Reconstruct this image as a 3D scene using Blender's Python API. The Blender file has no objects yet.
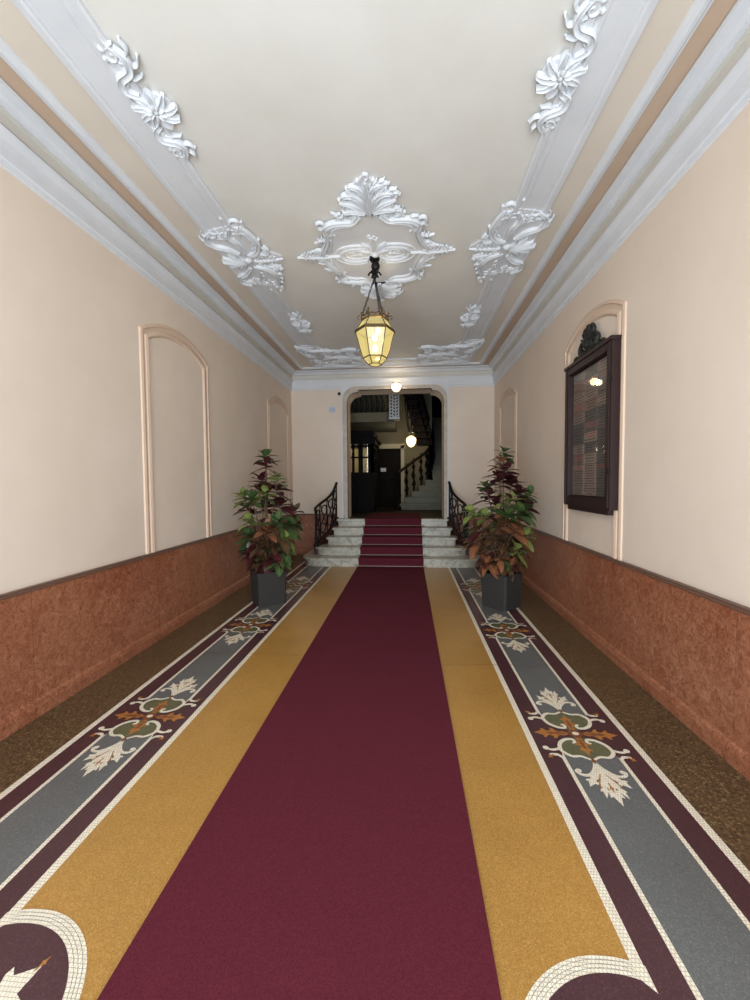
import bpy, bmesh, math, random
from mathutils import Vector, Matrix
from mathutils.geometry import tessellate_polygon
random.seed(7)
PI = math.pi
C = bpy.context.scene.collection
sc = bpy.context.scene

# ------------------------------------------------------------------ camera, light, exposure
XL, XR, D, FY = -2.435, 1.735, 8.5, -0.55      # left wall, right wall, far wall, street wall
CX = -0.33                                      # middle line of the hall
CZ = 3.8                                        # ceiling height
cam_d = bpy.data.cameras.new('camera'); cam = bpy.data.objects.new('camera', cam_d); C.objects.link(cam)
cam.location = (0, 0, 1.5)
cam_d.sensor_fit = 'VERTICAL'; cam_d.sensor_height = 36.0; cam_d.lens = 409.98 / 1000 * 36.0
cam_d.clip_start = 0.05; cam_d.clip_end = 200
cam.matrix_world = (Matrix.Translation((0, 0, 1.5)) @ Matrix.Rotation(0.0812, 4, 'Z') @
                    Matrix.Rotation(PI / 2 - 0.0435, 4, 'X') @ Matrix.Rotation(-0.00727, 4, 'Z'))
sc.camera = cam
vs = sc.view_settings
sc.display_settings.display_device = 'sRGB'
vs.view_transform = 'Standard'; vs.look = 'None'; vs.gamma = 1.0; vs.use_curve_mapping = False
vs.exposure = 0.0
w = bpy.data.worlds.new('world'); sc.world = w; w.use_nodes = True
bg = w.node_tree.nodes['Background']; bg.inputs[0].default_value = (0.62, 0.78, 1.0, 1); bg.inputs[1].default_value = 1.2

def area(name, loc, rot, sx, sy, power, col, spread=PI):
    l = bpy.data.lights.new(name, 'AREA'); l.shape = 'RECTANGLE'; l.size = sx; l.size_y = sy
    l.energy = power; l.color = col; l.spread = spread
    o = bpy.data.objects.new(name, l); C.objects.link(o); o.location = loc; o.rotation_euler = rot
    return o
def point(name, loc, power, col, r=0.05):
    l = bpy.data.lights.new(name, 'POINT'); l.energy = power; l.color = col; l.shadow_soft_size = r
    o = bpy.data.objects.new(name, l); C.objects.link(o); o.location = loc; return o
# daylight of the street, entering through the open street door the photographer stands in
area('street_daylight', (CX, FY - 1.6, 2.1), (PI / 2, 0, 0), 4.2, 4.0, 335, (0.92, 0.96, 1.0))
# low skylight bounced up off the bright pavement in front of the door
area('pavement_bounce', (CX, FY - 0.9, 0.15), (PI * 0.80, 0, 0), 3.4, 1.6, 280, (0.70, 0.90, 1.0))

# ------------------------------------------------------------------ materials
def lin(c):
    return tuple(((v / 255) / 12.92 if v / 255 <= 0.04045 else ((v / 255 + 0.055) / 1.055) ** 2.4) for v in c) + (1.0,)
def mat(name, col, rough=0.6, metal=0.0, spec=0.5):
    m = bpy.data.materials.new(name); m.use_nodes = True
    b = m.node_tree.nodes['Principled BSDF']
    b.inputs['Base Color'].default_value = lin(col); b.inputs['Roughness'].default_value = rough
    b.inputs['Metallic'].default_value = metal; b.inputs['Specular IOR Level'].default_value = spec
    return m
def N(m, t, **k):
    n = m.node_tree.nodes.new(t)
    for a, v in k.items(): setattr(n, a, v)
    return n
def K(m, a, b): m.node_tree.links.new(a, b)
def coords(m, sx=1, sy=1, sz=1):
    tc = N(m, 'ShaderNodeTexCoord'); mp = N(m, 'ShaderNodeMapping'); mp.inputs['Scale'].default_value = (sx, sy, sz)
    K(m, tc.outputs['Object'], mp.inputs['Vector']); return mp.outputs['Vector']
def ramp(m, fac, stops):
    r = N(m, 'ShaderNodeValToRGB'); e = r.color_ramp.elements
    while len(e) < len(stops): e.new(0.5)
    for i, (p, c) in enumerate(stops): e[i].position = p; e[i].color = lin(c)
    K(m, fac, r.inputs['Fac']); return r.outputs['Color']
def noise(m, vec, scale, detail=4, rough=0.6, dist=0.0):
    n = N(m, 'ShaderNodeTexNoise'); n.inputs['Scale'].default_value = scale; n.inputs['Detail'].default_value = detail
    n.inputs['Roughness'].default_value = rough; n.inputs['Distortion'].default_value = dist
    K(m, vec, n.inputs['Vector']); return n.outputs['Fac']
def base(m, col): K(m, col, m.node_tree.nodes['Principled BSDF'].inputs['Base Color'])
def bump(m, h, s=0.1, d=0.01):
    b = N(m, 'ShaderNodeBump'); b.inputs['Strength'].default_value = s; b.inputs['Distance'].default_value = d
    K(m, h, b.inputs['Height']); K(m, b.outputs['Normal'], m.node_tree.nodes['Principled BSDF'].inputs['Normal'])
def mixc(m, fac, a, b, mode='MIX'):
    x = N(m, 'ShaderNodeMixRGB', blend_type=mode)
    if isinstance(fac, float): x.inputs[0].default_value = fac
    else: K(m, fac, x.inputs[0])
    K(m, a, x.inputs[1]); K(m, b, x.inputs[2]); return x.outputs[0]

def plaster(name, c1, c2, rough=0.75, scale=1.3, bs=0.06):
    m = mat(name, c1, rough, spec=0.3); v = coords(m)
    base(m, ramp(m, noise(m, v, scale, 5, 0.65), [(0.3, c1), (0.7, c2)]))
    bump(m, noise(m, v, 60, 3), bs, 0.004); return m
WALL = plaster('wall_plaster', (224, 207, 191), (217, 199, 182))
CEIL = plaster('ceiling_plaster', (221, 217, 211), (212, 207, 200))
FIELD = plaster('ceiling_border_beige', (216, 204, 190), (208, 195, 181))
BROWN = plaster('ceiling_strip_tan', (198, 172, 150), (188, 161, 139))
WHITE = plaster('white_plaster', (216, 216, 219), (207, 207, 211), 0.6, 3)
GREYB = plaster('grey_plaster', (208, 203, 194), (198, 192, 183), 0.7, 3)
PINK = plaster('panel_moulding_paint', (214, 188, 166), (206, 180, 158), 0.6, 3)
STUC = plaster('stucco_white', (216, 217, 220), (206, 207, 211), 0.5, 6)
TRIMG = plaster('door_surround_stone', (196, 184, 170), (170, 158, 146), 0.55, 8)

def terrazzo(name, c1, c2, c3, rough=0.32, cell=300):
    m = mat(name, c1, rough, spec=0.45); v = coords(m)
    vo = N(m, 'ShaderNodeTexVoronoi'); vo.inputs['Scale'].default_value = cell; K(m, v, vo.inputs['Vector'])
    s = N(m, 'ShaderNodeSeparateColor'); K(m, vo.outputs['Color'], s.inputs[0])
    chips = ramp(m, s.outputs[0], [(0.0, c2), (0.45, c1), (0.8, c1), (1.0, c3)])
    big = ramp(m, noise(m, v, 2.2, 4), [(0.3, (235, 235, 235)), (0.7, (255, 255, 255))])
    base(m, mixc(m, 1.0, chips, big, 'MULTIPLY')); return m
T_YEL = terrazzo('terrazzo_ochre', (174, 130, 64), (150, 108, 50), (192, 152, 86))
T_PLUM = terrazzo('terrazzo_plum', (74, 45, 50), (64, 38, 43), (94, 64, 68))
T_GREY = terrazzo('terrazzo_slate', (100, 102, 101), (86, 89, 90), (124, 125, 122))
T_BRN = terrazzo('terrazzo_brown', (96, 76, 52), (58, 45, 32), (138, 114, 80), cell=120)
T_OLV = terrazzo('terrazzo_olive', (98, 98, 70), (80, 82, 58), (124, 122, 92))
T_ORG = terrazzo('terrazzo_amber', (172, 114, 56), (150, 94, 44), (188, 134, 74))
T_RUST = terrazzo('terrazzo_rust', (126, 74, 46), (108, 60, 38), (150, 94, 62))
def tesserae():
    m = mat('mosaic_cream', (226, 214, 184), 0.35); v = coords(m)
    b = N(m, 'ShaderNodeTexBrick'); b.offset = 0.5
    b.inputs['Color1'].default_value = lin((236, 229, 210)); b.inputs['Color2'].default_value = lin((222, 212, 190))
    b.inputs['Mortar'].default_value = lin((168, 158, 140)); b.inputs['Scale'].default_value = 1
    b.inputs['Brick Width'].default_value = 0.012; b.inputs['Row Height'].default_value = 0.012
    b.inputs['Mortar Size'].default_value = 0.0009
    K(m, v, b.inputs['Vector']); base(m, b.outputs['Color']); return m
T_WHT = tesserae()

def dado():
    m = mat('red_marble', (168, 98, 72), 0.34, spec=0.4); v = coords(m)
    n1 = noise(m, v, 16, 8, 0.8, 1.2)
    c = ramp(m, n1, [(0.28, (118, 68, 46)), (0.43, (152, 97, 70)), (0.57, (174, 120, 90)), (0.75, (206, 162, 132))])
    n2 = noise(m, v, 1.1, 3)
    c2 = ramp(m, n2, [(0.3, (225, 205, 200)), (0.7, (255, 255, 255))])
    c = mixc(m, 1.0, c, c2, 'MULTIPLY')
    v2 = coords(m, 1.0, 1.0, 0.55)
    n3 = noise(m, v2, 60, 5, 0.7, 2.2)
    vein = ramp(m, n3, [(0.36, (150, 118, 104)), (0.5, (255, 255, 255)), (0.66, (236, 220, 208))])
    c = mixc(m, 0.8, c, vein, 'MULTIPLY')
    # slab joints every 1.32 m
    br = N(m, 'ShaderNodeTexBrick'); br.offset = 0
    se = N(m, 'ShaderNodeSeparateXYZ'); K(m, v, se.inputs[0])
    ad = N(m, 'ShaderNodeMath', operation='ADD'); K(m, se.outputs[0], ad.inputs[0]); K(m, se.outputs[1], ad.inputs[1])
    mo = N(m, 'ShaderNodeMath', operation='PINGPONG'); mo.inputs[1].default_value = 0.66; K(m, ad.outputs[0], mo.inputs[0])
    j = ramp(m, mo.outputs[0], [(0.0, (170, 150, 140)), (0.004, (255, 255, 255))])
    m.node_tree.nodes.remove(br)
    base(m, mixc(m, 0.6, c, j, 'MULTIPLY')); return m
DADO = dado()
CAP = mat('dado_cap', (100, 72, 58), 0.45)
def carpet():
    m = mat('carpet_pile', (98, 26, 40), 0.9, spec=0.1); v = coords(m)
    n = noise(m, v, 220, 2)
    base(m, ramp(m, n, [(0.3, (76, 27, 37)), (0.7, (94, 37, 49))])); bump(m, n, 0.25, 0.003)
    b = m.node_tree.nodes['Principled BSDF']
    b.inputs['Sheen Weight'].default_value = 0.0; b.inputs['Sheen Roughness'].default_value = 0.45
    return m
CARP = carpet()
def marble():
    m = mat('stair_marble', (205, 202, 192), 0.35); v = coords(m)
    n = noise(m, v, 7, 7, 0.7, 1.2)
    base(m, ramp(m, n, [(0.30, (104, 99, 88)), (0.45, (160, 154, 140)), (0.6, (186, 180, 165)), (0.8, (140, 134, 121))])); return m
MARB = marble()
IRON = mat('wrought_iron', (26, 24, 25), 0.5, 0.6)
BRASS = mat('rod_metal', (150, 140, 132), 0.35, 0.8)
BRONZE = mat('lantern_bronze', (92, 76, 50), 0.45, 0.7)
WOODD = mat('dark_wood', (46, 30, 29), 0.45, spec=.3)
CARVE = mat('carved_dark_wood', (34, 34, 32), 0.5, spec=.3)
POT = mat('charcoal_pot', (50, 47, 45), 0.7, spec=.2)
SOIL = mat('soil', (48, 36, 26), 0.95)
STEM = mat('plant_stem', (88, 66, 46), 0.8)
def leafmat(name, a, b, vein):
    m = mat(name, a, 0.32, spec=0.5)
    tc = N(m, 'ShaderNodeTexCoord'); se = N(m, 'ShaderNodeSeparateXYZ'); K(m, tc.outputs['UV'], se.inputs[0])
    # u across (0.5 = midrib), v along
    s = N(m, 'ShaderNodeMath', operation='SUBTRACT'); s.inputs[1].default_value = 0.5; K(m, se.outputs[0], s.inputs[0])
    ab = N(m, 'ShaderNodeMath', operation='ABSOLUTE'); K(m, s.outputs[0], ab.inputs[0])
    mid = ramp(m, ab.outputs[0], [(0.0, (255, 255, 255)), (0.07, (0, 0, 0))])
    ml = N(m, 'ShaderNodeMath', operation='MULTIPLY'); ml.inputs[1].default_value = 1.0; K(m, ab.outputs[0], ml.inputs[0])
    sb = N(m, 'ShaderNodeMath', operation='SUBTRACT'); K(m, se.outputs[1], sb.inputs[0]); K(m, ml.outputs[0], sb.inputs[1])
    pp = N(m, 'ShaderNodeMath', operation='PINGPONG'); pp.inputs[1].default_value = 0.07; K(m, sb.outputs[0], pp.inputs[0])
    dv = N(m, 'ShaderNodeMath', operation='DIVIDE'); dv.inputs[1].default_value = 0.07; K(m, pp.outputs[0], dv.inputs[0])
    side = ramp(m, dv.outputs[0], [(0.0, (255, 255, 255)), (0.22, (0, 0, 0))])
    nz = noise(m, coords(m), 14, 3)
    body = ramp(m, nz, [(0.35, a), (0.65, b)])
    f = mixc(m, 1.0, mid, side, 'LIGHTEN')
    vc = N(m, 'ShaderNodeRGB'); vc.outputs[0].default_value = lin(vein)
    sf = N(m, 'ShaderNodeSeparateColor'); K(m, f, sf.inputs[0])
    mm = N(m, 'ShaderNodeMath', operation='MULTIPLY'); mm.inputs[1].default_value = 0.6; K(m, sf.outputs[0], mm.inputs[0])
    base(m, mixc(m, mm.outputs[0], body, vc.outputs[0])); return m
LEAF = [leafmat('leaf_burgundy', (48, 22, 26), (70, 32, 34), (110, 54, 48)),
        leafmat('leaf_green', (46, 68, 42), (66, 90, 50), (128, 138, 76)),
        leafmat('leaf_lime', (96, 114, 58), (122, 134, 68), (190, 184, 110)),
        leafmat('leaf_orange', (106, 62, 44), (132, 84, 58), (170, 124, 80)),
        leafmat('leaf_bronze', (62, 42, 32), (84, 62, 40), (120, 92, 58))]
def emis(name, col, s):
    m = bpy.data.materials.new(name); m.use_nodes = True; nt = m.node_tree
    b = nt.nodes['Principled BSDF']; b.inputs['Base Color'].default_value = lin(col)
    b.inputs['Emission Color'].default_value = lin(col); b.inputs['Emission Strength'].default_value = s; return m
BULB = emis('lamp_bulb', (255, 236, 190), 14)
GLOBE = emis('lamp_globe', (255, 222, 140), 5.0)
def glass_amber():
    m = bpy.data.materials.new('amber_lantern_glass'); m.use_nodes = True; nt = m.node_tree
    out = nt.nodes['Material Output']; nt.nodes.remove(nt.nodes['Principled BSDF'])
    t = N(m, 'ShaderNodeBsdfTransparent'); t.inputs[0].default_value = lin((255, 238, 180))
    e = N(m, 'ShaderNodeEmission'); e.inputs[0].default_value = lin((246, 228, 152)); e.inputs[1].default_value = 1.0
    g = N(m, 'ShaderNodeBsdfGlossy'); g.inputs['Roughness'].default_value = 0.1
    m1 = N(m, 'ShaderNodeMixShader'); m1.inputs[0].default_value = 0.62; K(m, t.outputs[0], m1.inputs[1]); K(m, e.outputs[0], m1.inputs[2])
    m2 = N(m, 'ShaderNodeMixShader'); m2.inputs[0].default_value = 0.06; K(m, m1.outputs[0], m2.inputs[1]); K(m, g.outputs[0], m2.inputs[2])
    K(m, m2.outputs[0], out.inputs[0]); return m
AMBER = glass_amber()
def clear_glass(name='clear_glass'):
    m = bpy.data.materials.new(name); m.use_nodes = True; nt = m.node_tree
    out = nt.nodes['Material Output']; nt.nodes.remove(nt.nodes['Principled BSDF'])
    t = N(m, 'ShaderNodeBsdfTransparent'); t.inputs[0].default_value = (0.97, 0.97, 0.97, 1)
    g = N(m, 'ShaderNodeBsdfGlossy'); g.inputs['Roughness'].default_value = 0.02
    x = N(m, 'ShaderNodeMixShader'); x.inputs[0].default_value = 0.10; K(m, t.outputs[0], x.inputs[1]); K(m, g.outputs[0], x.inputs[2])
    K(m, x.outputs[0], out.inputs[0]); return m
GLASS = clear_glass()
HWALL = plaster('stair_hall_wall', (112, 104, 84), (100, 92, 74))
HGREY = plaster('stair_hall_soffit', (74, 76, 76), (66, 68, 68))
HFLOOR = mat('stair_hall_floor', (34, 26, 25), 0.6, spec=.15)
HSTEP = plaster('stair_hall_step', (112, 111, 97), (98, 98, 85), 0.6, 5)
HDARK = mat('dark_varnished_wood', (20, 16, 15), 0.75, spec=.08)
PAPER = mat('paper', (196, 200, 214), 0.8)
INK = mat('blue_ink', (96, 112, 170), 0.8)
BLACKP = mat('black_plastic', (18, 18, 20), 0.4)

# ------------------------------------------------------------------ mesh helpers
def smoothed(me, ang=0.7):
    for p in me.polygons: p.use_smooth = True
    try: me.set_sharp_from_angle(angle=ang)
    except Exception: pass
class MB:
    def __init__(s): s.v = []; s.f = []; s.m = []; s.mats = []; s.uv = {}
    def mi(s, m):
        if m not in s.mats: s.mats.append(m)
        return s.mats.index(m)
    def add(s, vs_, fs, m, uvs=None):
        o = len(s.v); s.v += [tuple(p) for p in vs_]; k = s.mi(m)
        for j, f in enumerate(fs):
            if uvs is not None: s.uv[len(s.f)] = [uvs[i] for i in f]
            s.f.append([i + o for i in f]); s.m.append(k)
        return s
    def box(s, x0, x1, y0, y1, z0, z1, m):
        return s.add([(x, y, z) for z in (z0, z1) for y in (y0, y1) for x in (x0, x1)],
                     [(0, 2, 3, 1), (4, 5, 7, 6), (0, 1, 5, 4), (2, 6, 7, 3), (0, 4, 6, 2), (1, 3, 7, 5)], m)
    def obox(s, M, m, sx=1, sy=1, sz=1):
        vs_ = [M @ Vector((x * sx / 2, y * sy / 2, z * sz / 2)) for z in (-1, 1) for y in (-1, 1) for x in (-1, 1)]
        return s.add(vs_, [(0, 2, 3, 1), (4, 5, 7, 6), (0, 1, 5, 4), (2, 6, 7, 3), (0, 4, 6, 2), (1, 3, 7, 5)], m)
    def poly(s, pts, m):               # planar polygon, any plane, may be concave
        t = tessellate_polygon([[Vector(p) for p in pts]])
        return s.add(pts, [tuple(f) for f in t], m)
    def prism(s, pts, off, m, mside=None):   # polygon swept by vector off
        off = Vector(off); a = [Vector(p) for p in pts]; b = [p + off for p in a]; n = len(a)
        t = tessellate_polygon([a])
        s.add(a, [tuple(f) for f in t], m); s.add(b, [tuple(reversed(f)) for f in t], m)
        s.add(a + b, [(i, (i + 1) % n, n + (i + 1) % n, n + i) for i in range(n)], mside or m)
        return s
    def tube(s, pts, r, m, n=8, closed=False):
        pts = [Vector(p) for p in pts]; k = len(pts)
        rr = r if isinstance(r, (list, tuple)) else [r] * k
        vs_ = []; up = None
        for i, p in enumerate(pts):
            if closed: t = pts[(i + 1) % k] - pts[i - 1]
            else: t = pts[min(i + 1, k - 1)] - pts[max(i - 1, 0)]
            t.normalize()
            if up is None:
                up = t.orthogonal().normalized()
            up = (up - t * up.dot(t))
            if up.length < 1e-5: up = t.orthogonal()
            up.normalize(); b = t.cross(up)
            for j in range(n):
                a = 2 * PI * j / n; vs_.append(p + (up * math.cos(a) + b * math.sin(a)) * rr[i])
        fs = []
        for i in range(k if closed else k - 1):
            for j in range(n):
                i2 = (i + 1) % k
                fs.append((i * n + j, i * n + (j + 1) % n, i2 * n + (j + 1) % n, i2 * n + j))
        if not closed:
            fs.append(tuple(range(n))[::-1]); fs.append(tuple((k - 1) * n + j for j in range(n)))
        return s.add(vs_, fs, m)
    def lathe(s, prof, c, m, n=24):      # prof: (r,z)
        vs_ = []; k = len(prof)
        for r, z in prof:
            for j in range(n):
                a = 2 * PI * j / n; vs_.append((c[0] + r * math.cos(a), c[1] + r * math.sin(a), c[2] + z))
        fs = [(i * n + j, i * n + (j + 1) % n, (i + 1) * n + (j + 1) % n, (i + 1) * n + j) for i in range(k - 1) for j in range(n)]
        fs.append(tuple(range(n))[::-1]); fs.append(tuple((k - 1) * n + j for j in range(n)))
        return s.add(vs_, fs, m)
    def ball(s, c, r, m, n=10, sq=(1, 1, 1)):
        prof = [(math.sin(PI * i / 7) * r, -math.cos(PI * i / 7) * r) for i in range(8)]
        prof[0] = (r * 0.02, -r); prof[-1] = (r * 0.02, r)
        o = len(s.v); s.lathe([(a, b) for a, b in prof], (0, 0, 0), m, n)
        for i in range(o, len(s.v)):
            p = s.v[i]; s.v[i] = (c[0] + p[0] * sq[0], c[1] + p[1] * sq[1], c[2] + p[2] * sq[2])
        return s
    def build(s, name, parent=None, label=None, cat=None, group=None, kind=None, smooth=None, fix=True):
        me = bpy.data.meshes.new(name); me.from_pydata(s.v, [], s.f)
        for m in s.mats: me.materials.append(m)
        for i, p in enumerate(me.polygons): p.material_index = s.m[i]
        if s.uv:
            ul = me.uv_layers.new(name='UVMap')
            for p in me.polygons:
                u = s.uv.get(p.index)
                if u:
                    for li, uvv in zip(p.loop_indices, u): ul.data[li].uv = uvv
        if fix:
            bm = bmesh.new(); bm.from_mesh(me); bmesh.ops.recalc_face_normals(bm, faces=bm.faces); bm.to_mesh(me); bm.free()
        if smooth: smoothed(me, smooth)
        o = bpy.data.objects.new(name, me); C.objects.link(o)
        if parent is not None:
            o.parent = parent; o.matrix_parent_inverse = Matrix.Translation(-parent.location)
        if label: o['label'] = label
        if cat: o['category'] = cat
        if group: o['group'] = group
        if kind: o['kind'] = kind
        return o
def thing(name, label, cat, loc=(0, 0, 0), group=None):
    o = bpy.data.objects.new(name, None); C.objects.link(o); o.location = loc
    o.empty_display_size = 0.1; o['label'] = label; o['category'] = cat
    if group: o['group'] = group
    return o
def crom(pts, k=6):
    P = [Vector(p) for p in pts]; P = [P[0] * 2 - P[1]] + P + [P[-1] * 2 - P[-2]]; out = []
    for i in range(1, len(P) - 2):
        for j in range(k):
            t = j / k; a, b, c, d = P[i - 1:i + 3]
            out.append(0.5 * ((2 * b) + (c - a) * t + (2 * a - 5 * b + 4 * c - d) * t * t + (-a + 3 * b - 3 * c + d) * t ** 3))
    out.append(P[-2]); return out
def spiral(cx, cy, r0, r1, a0, a1, n=14):
    return [(cx + (r0 + (r1 - r0) * i / n) * math.cos(a0 + (a1 - a0) * i / n),
             cy + (r0 + (r1 - r0) * i / n) * math.sin(a0 + (a1 - a0) * i / n)) for i in range(n + 1)]

# ------------------------------------------------------------------ room shell
S = dict(kind='structure')
# floor: terrazzo with its mosaic bands, all one floor
fl = MB()
def fq(x0, x1, y0, y1, m, z=0.0): fl.add([(x0, y0, z), (x1, y0, z), (x1, y1, z), (x0, y1, z)], [(0, 1, 2, 3)], m)
FC = -0.343; FB = 7.6
edges = [(0, 1.027, T_YEL), (1.027, 1.063, T_WHT), (1.063, 1.168, T_PLUM), (1.168, 1.188, T_WHT), (1.188, 1.470, T_GREY),
         (1.470, 1.490, T_WHT), (1.490, 1.602, T_PLUM), (1.602, 1.640, T_WHT)]
Y0 = FY - 0.1
fq(FC + 1.640, XR + .05, Y0, 8.5, T_BRN); fq(XL - .05, FC - 1.640, Y0, 8.5, T_BRN)
for a, b, m in edges:
    for s_ in (1, -1):
        x0, x1 = sorted((FC + s_ * a, FC + s_ * b)); fq(x0, x1, Y0, FB if b < 1.0 else 8.5, m)
H = 0.0005
EPS = [0]
def ez():
    EPS[0] = (EPS[0] + 1) % 90; return EPS[0] * 4e-6
def P2(pts, m, cx, cy, z, s_=1, t=1):
    z += ez(); fl.poly([(cx + s_ * u, cy + t * v, z) for u, v in pts], m)
def ribbon(pts, wd, m, cx, cy, z, s_=1, t=1, k=6, taper=True):
    z += ez(); c = crom([(u, v, 0) for u, v in pts], k); n = len(c); L = []; R = []
    for i, p in enumerate(c):
        d = (c[min(i + 1, n - 1)] - c[max(i - 1, 0)]).normalized(); q = Vector((-d.y, d.x, 0))
        ww = wd / 2 * ((0.45 + 0.55 * math.sin(PI * min(1, max(0, 0.1 + 0.8 * i / (n - 1))))) if taper else 1)
        L.append(p + q * ww); R.append(p - q * ww)
    vs_ = [(cx + s_ * a.x, cy + t * a.y, z) for a in L] + [(cx + s_ * a.x, cy + t * a.y, z) for a in R]
    fl.add(vs_, [(i, i + 1, n + i + 1, n + i) for i in range(n - 1)], m)
def disc(u, v, r, m, cx, cy, z, s_=1, t=1, sy=1):
    P2([(u + r * math.cos(2 * PI * i / 14), v + r * sy * math.sin(2 * PI * i / 14)) for i in range(14)], m, cx, cy, z, s_, t)
def acanthus(L, W, n=4, stem=0.08):     # half outline, pointing +v, serrated lobes
    pts = [(0.012 * W / .05, 0)]
    prof = [0.35, 0.85, 1.0, 0.72, 0.42]
    for i in range(n):
        a = i / n; wv = prof[int(a * 4.99)] * W
        pts.append((wv * 0.45, L * (a * 0.86 + 0.02))); pts.append((wv * 0.9, L * (a * 0.86 + 0.10)))
        pts.append((wv, L * (a * 0.86 + 0.19))); pts.append((wv * 0.55, L * (a * 0.86 + 0.17)))
    pts.append((0.0, L))
    return pts
def leafpoly(u, v, ang, L, W, m, cx, cy, z, s_=1, t=1, n=4):
    h = acanthus(L, W, n); full = h + [(-a, b) for a, b in reversed(h[:-1])]
    ca, sa = math.cos(ang), math.sin(ang)
    P2([(u + a * ca - b * sa, v + a * sa + b * ca) for a, b in full], m, cx, cy, z, s_, t)
def floor_medallion(cx, cy):
    EPS[0] = 0
    # dark ground between the two lobes
    for s_ in (1, -1):
        P2([(0.17, 0.215), (0.17, -0.215), (0.14, -0.17), (0.12, -0.09), (0.0, -0.02), (0.0, 0.02), (0.12, 0.09), (0.14, 0.17)], T_PLUM, cx, cy, H, s_)
        P2([(0.156, 0.225), (0.12, 0.12), (0.10, 0.0), (0.12, -0.12), (0.156, -0.225)], T_PLUM, cx, cy, 1.5 * H, s_)
        leafpoly(0.045, 0, -PI / 2, 0.195, 0.062, T_ORG, cx, cy, 3 * H, s_, 1, 3)
        leafpoly(0.05, 0, -PI / 2, 0.13, 0.022, T_RUST, cx, cy, 4 * H, s_, 1, 3)
    for t in (1, -1):
        lobe = [(0.0, 0.03), (0.05, 0.045), (0.105, 0.075), (0.135, 0.12), (0.132, 0.165), (0.105, 0.2), (0.06, 0.212), (0.0, 0.235)]
        P2(lobe + [(-a, b) for a, b in reversed(lobe[1:-1])], T_OLV, cx, cy, 2 * H, 1, t)
        leafpoly(0, 0.03, 0, 0.165, 0.05, T_ORG, cx, cy, 3 * H, 1, t, 3)
        leafpoly(0, 0.05, 0, 0.10, 0.018, T_RUST, cx, cy, 4 * H, 1, t, 3)
        for s_ in (1, -1):
            a = (cx, cy, 4 * H, s_, t)
            ribbon([(0, 0.235), (0.05, 0.205), (0.1, 0.205), (0.138, 0.16), (0.125, 0.10), (0.085, 0.062), (0.045, 0.055), (0.034, 0.078), (0.052, 0.092)], 0.022, T_WHT, *a)
            ribbon([(0.133, 0.135), (0.16, 0.152), (0.19, 0.158), (0.215, 0.148)], 0.02, T_WHT, *a)
            disc(0.217, 0.143, 0.017, T_WHT, *a)
            ribbon([(0.152, 0.225), (0.17, 0.20), (0.195, 0.198), (0.215, 0.20)], 0.02, T_WHT, *a)
            leafpoly(0.195, 0.2, -0.9, 0.045, 0.018, T_ORG, cx, cy, 5 * H, s_, t, 2)
            ribbon([(0.002, 0.25), (0.022, 0.30), (0.06, 0.345), (0.10, 0.35), (0.122, 0.325), (0.105, 0.308)], 0.02, T_WHT, *a)
            disc(0.108, 0.318, 0.014, T_WHT, *a)
            ribbon([(0.01, 0.27), (0.02, 0.32), (0.03, 0.35)], 0.016, T_ORG, cx, cy, 3 * H, s_, t)
            # side lobes of the palmette
            leafpoly(0.012, 0.31, -0.62, 0.15, 0.04, T_WHT, cx, cy, 4 * H, s_, t, 3)
            leafpoly(0.008, 0.34, -0.26, 0.17, 0.03, T_WHT, cx, cy, 5 * H, s_, t, 3)
            ribbon([(0.012, 0.34), (0.04, 0.40), (0.052, 0.44)], 0.007, T_ORG, cx, cy, 6 * H, s_, t)
        leafpoly(0, 0.24, 0, 0.31, 0.045, T_WHT, cx, cy, 5 * H, 1, t, 4)
        leafpoly(0, 0.40, 0, 0.07, 0.012, T_ORG, cx, cy, 6 * H, 1, t, 2)
        P2([(0, 0.215), (0.014, 0.24), (0, 0.265), (-0.014, 0.24)], T_RUST, cx, cy, 6 * H, 1, t)
    disc(0, 0, 0.040, T_RUST, cx, cy, 5 * H); disc(0, 0, 0.020, T_WHT, cx, cy, 6 * H, 1, 1, 0.8)
for s_ in (1, -1):
    for cy in (2.455, 4.155, 5.86): floor_medallion(FC + s_ * 1.325, cy)
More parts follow.
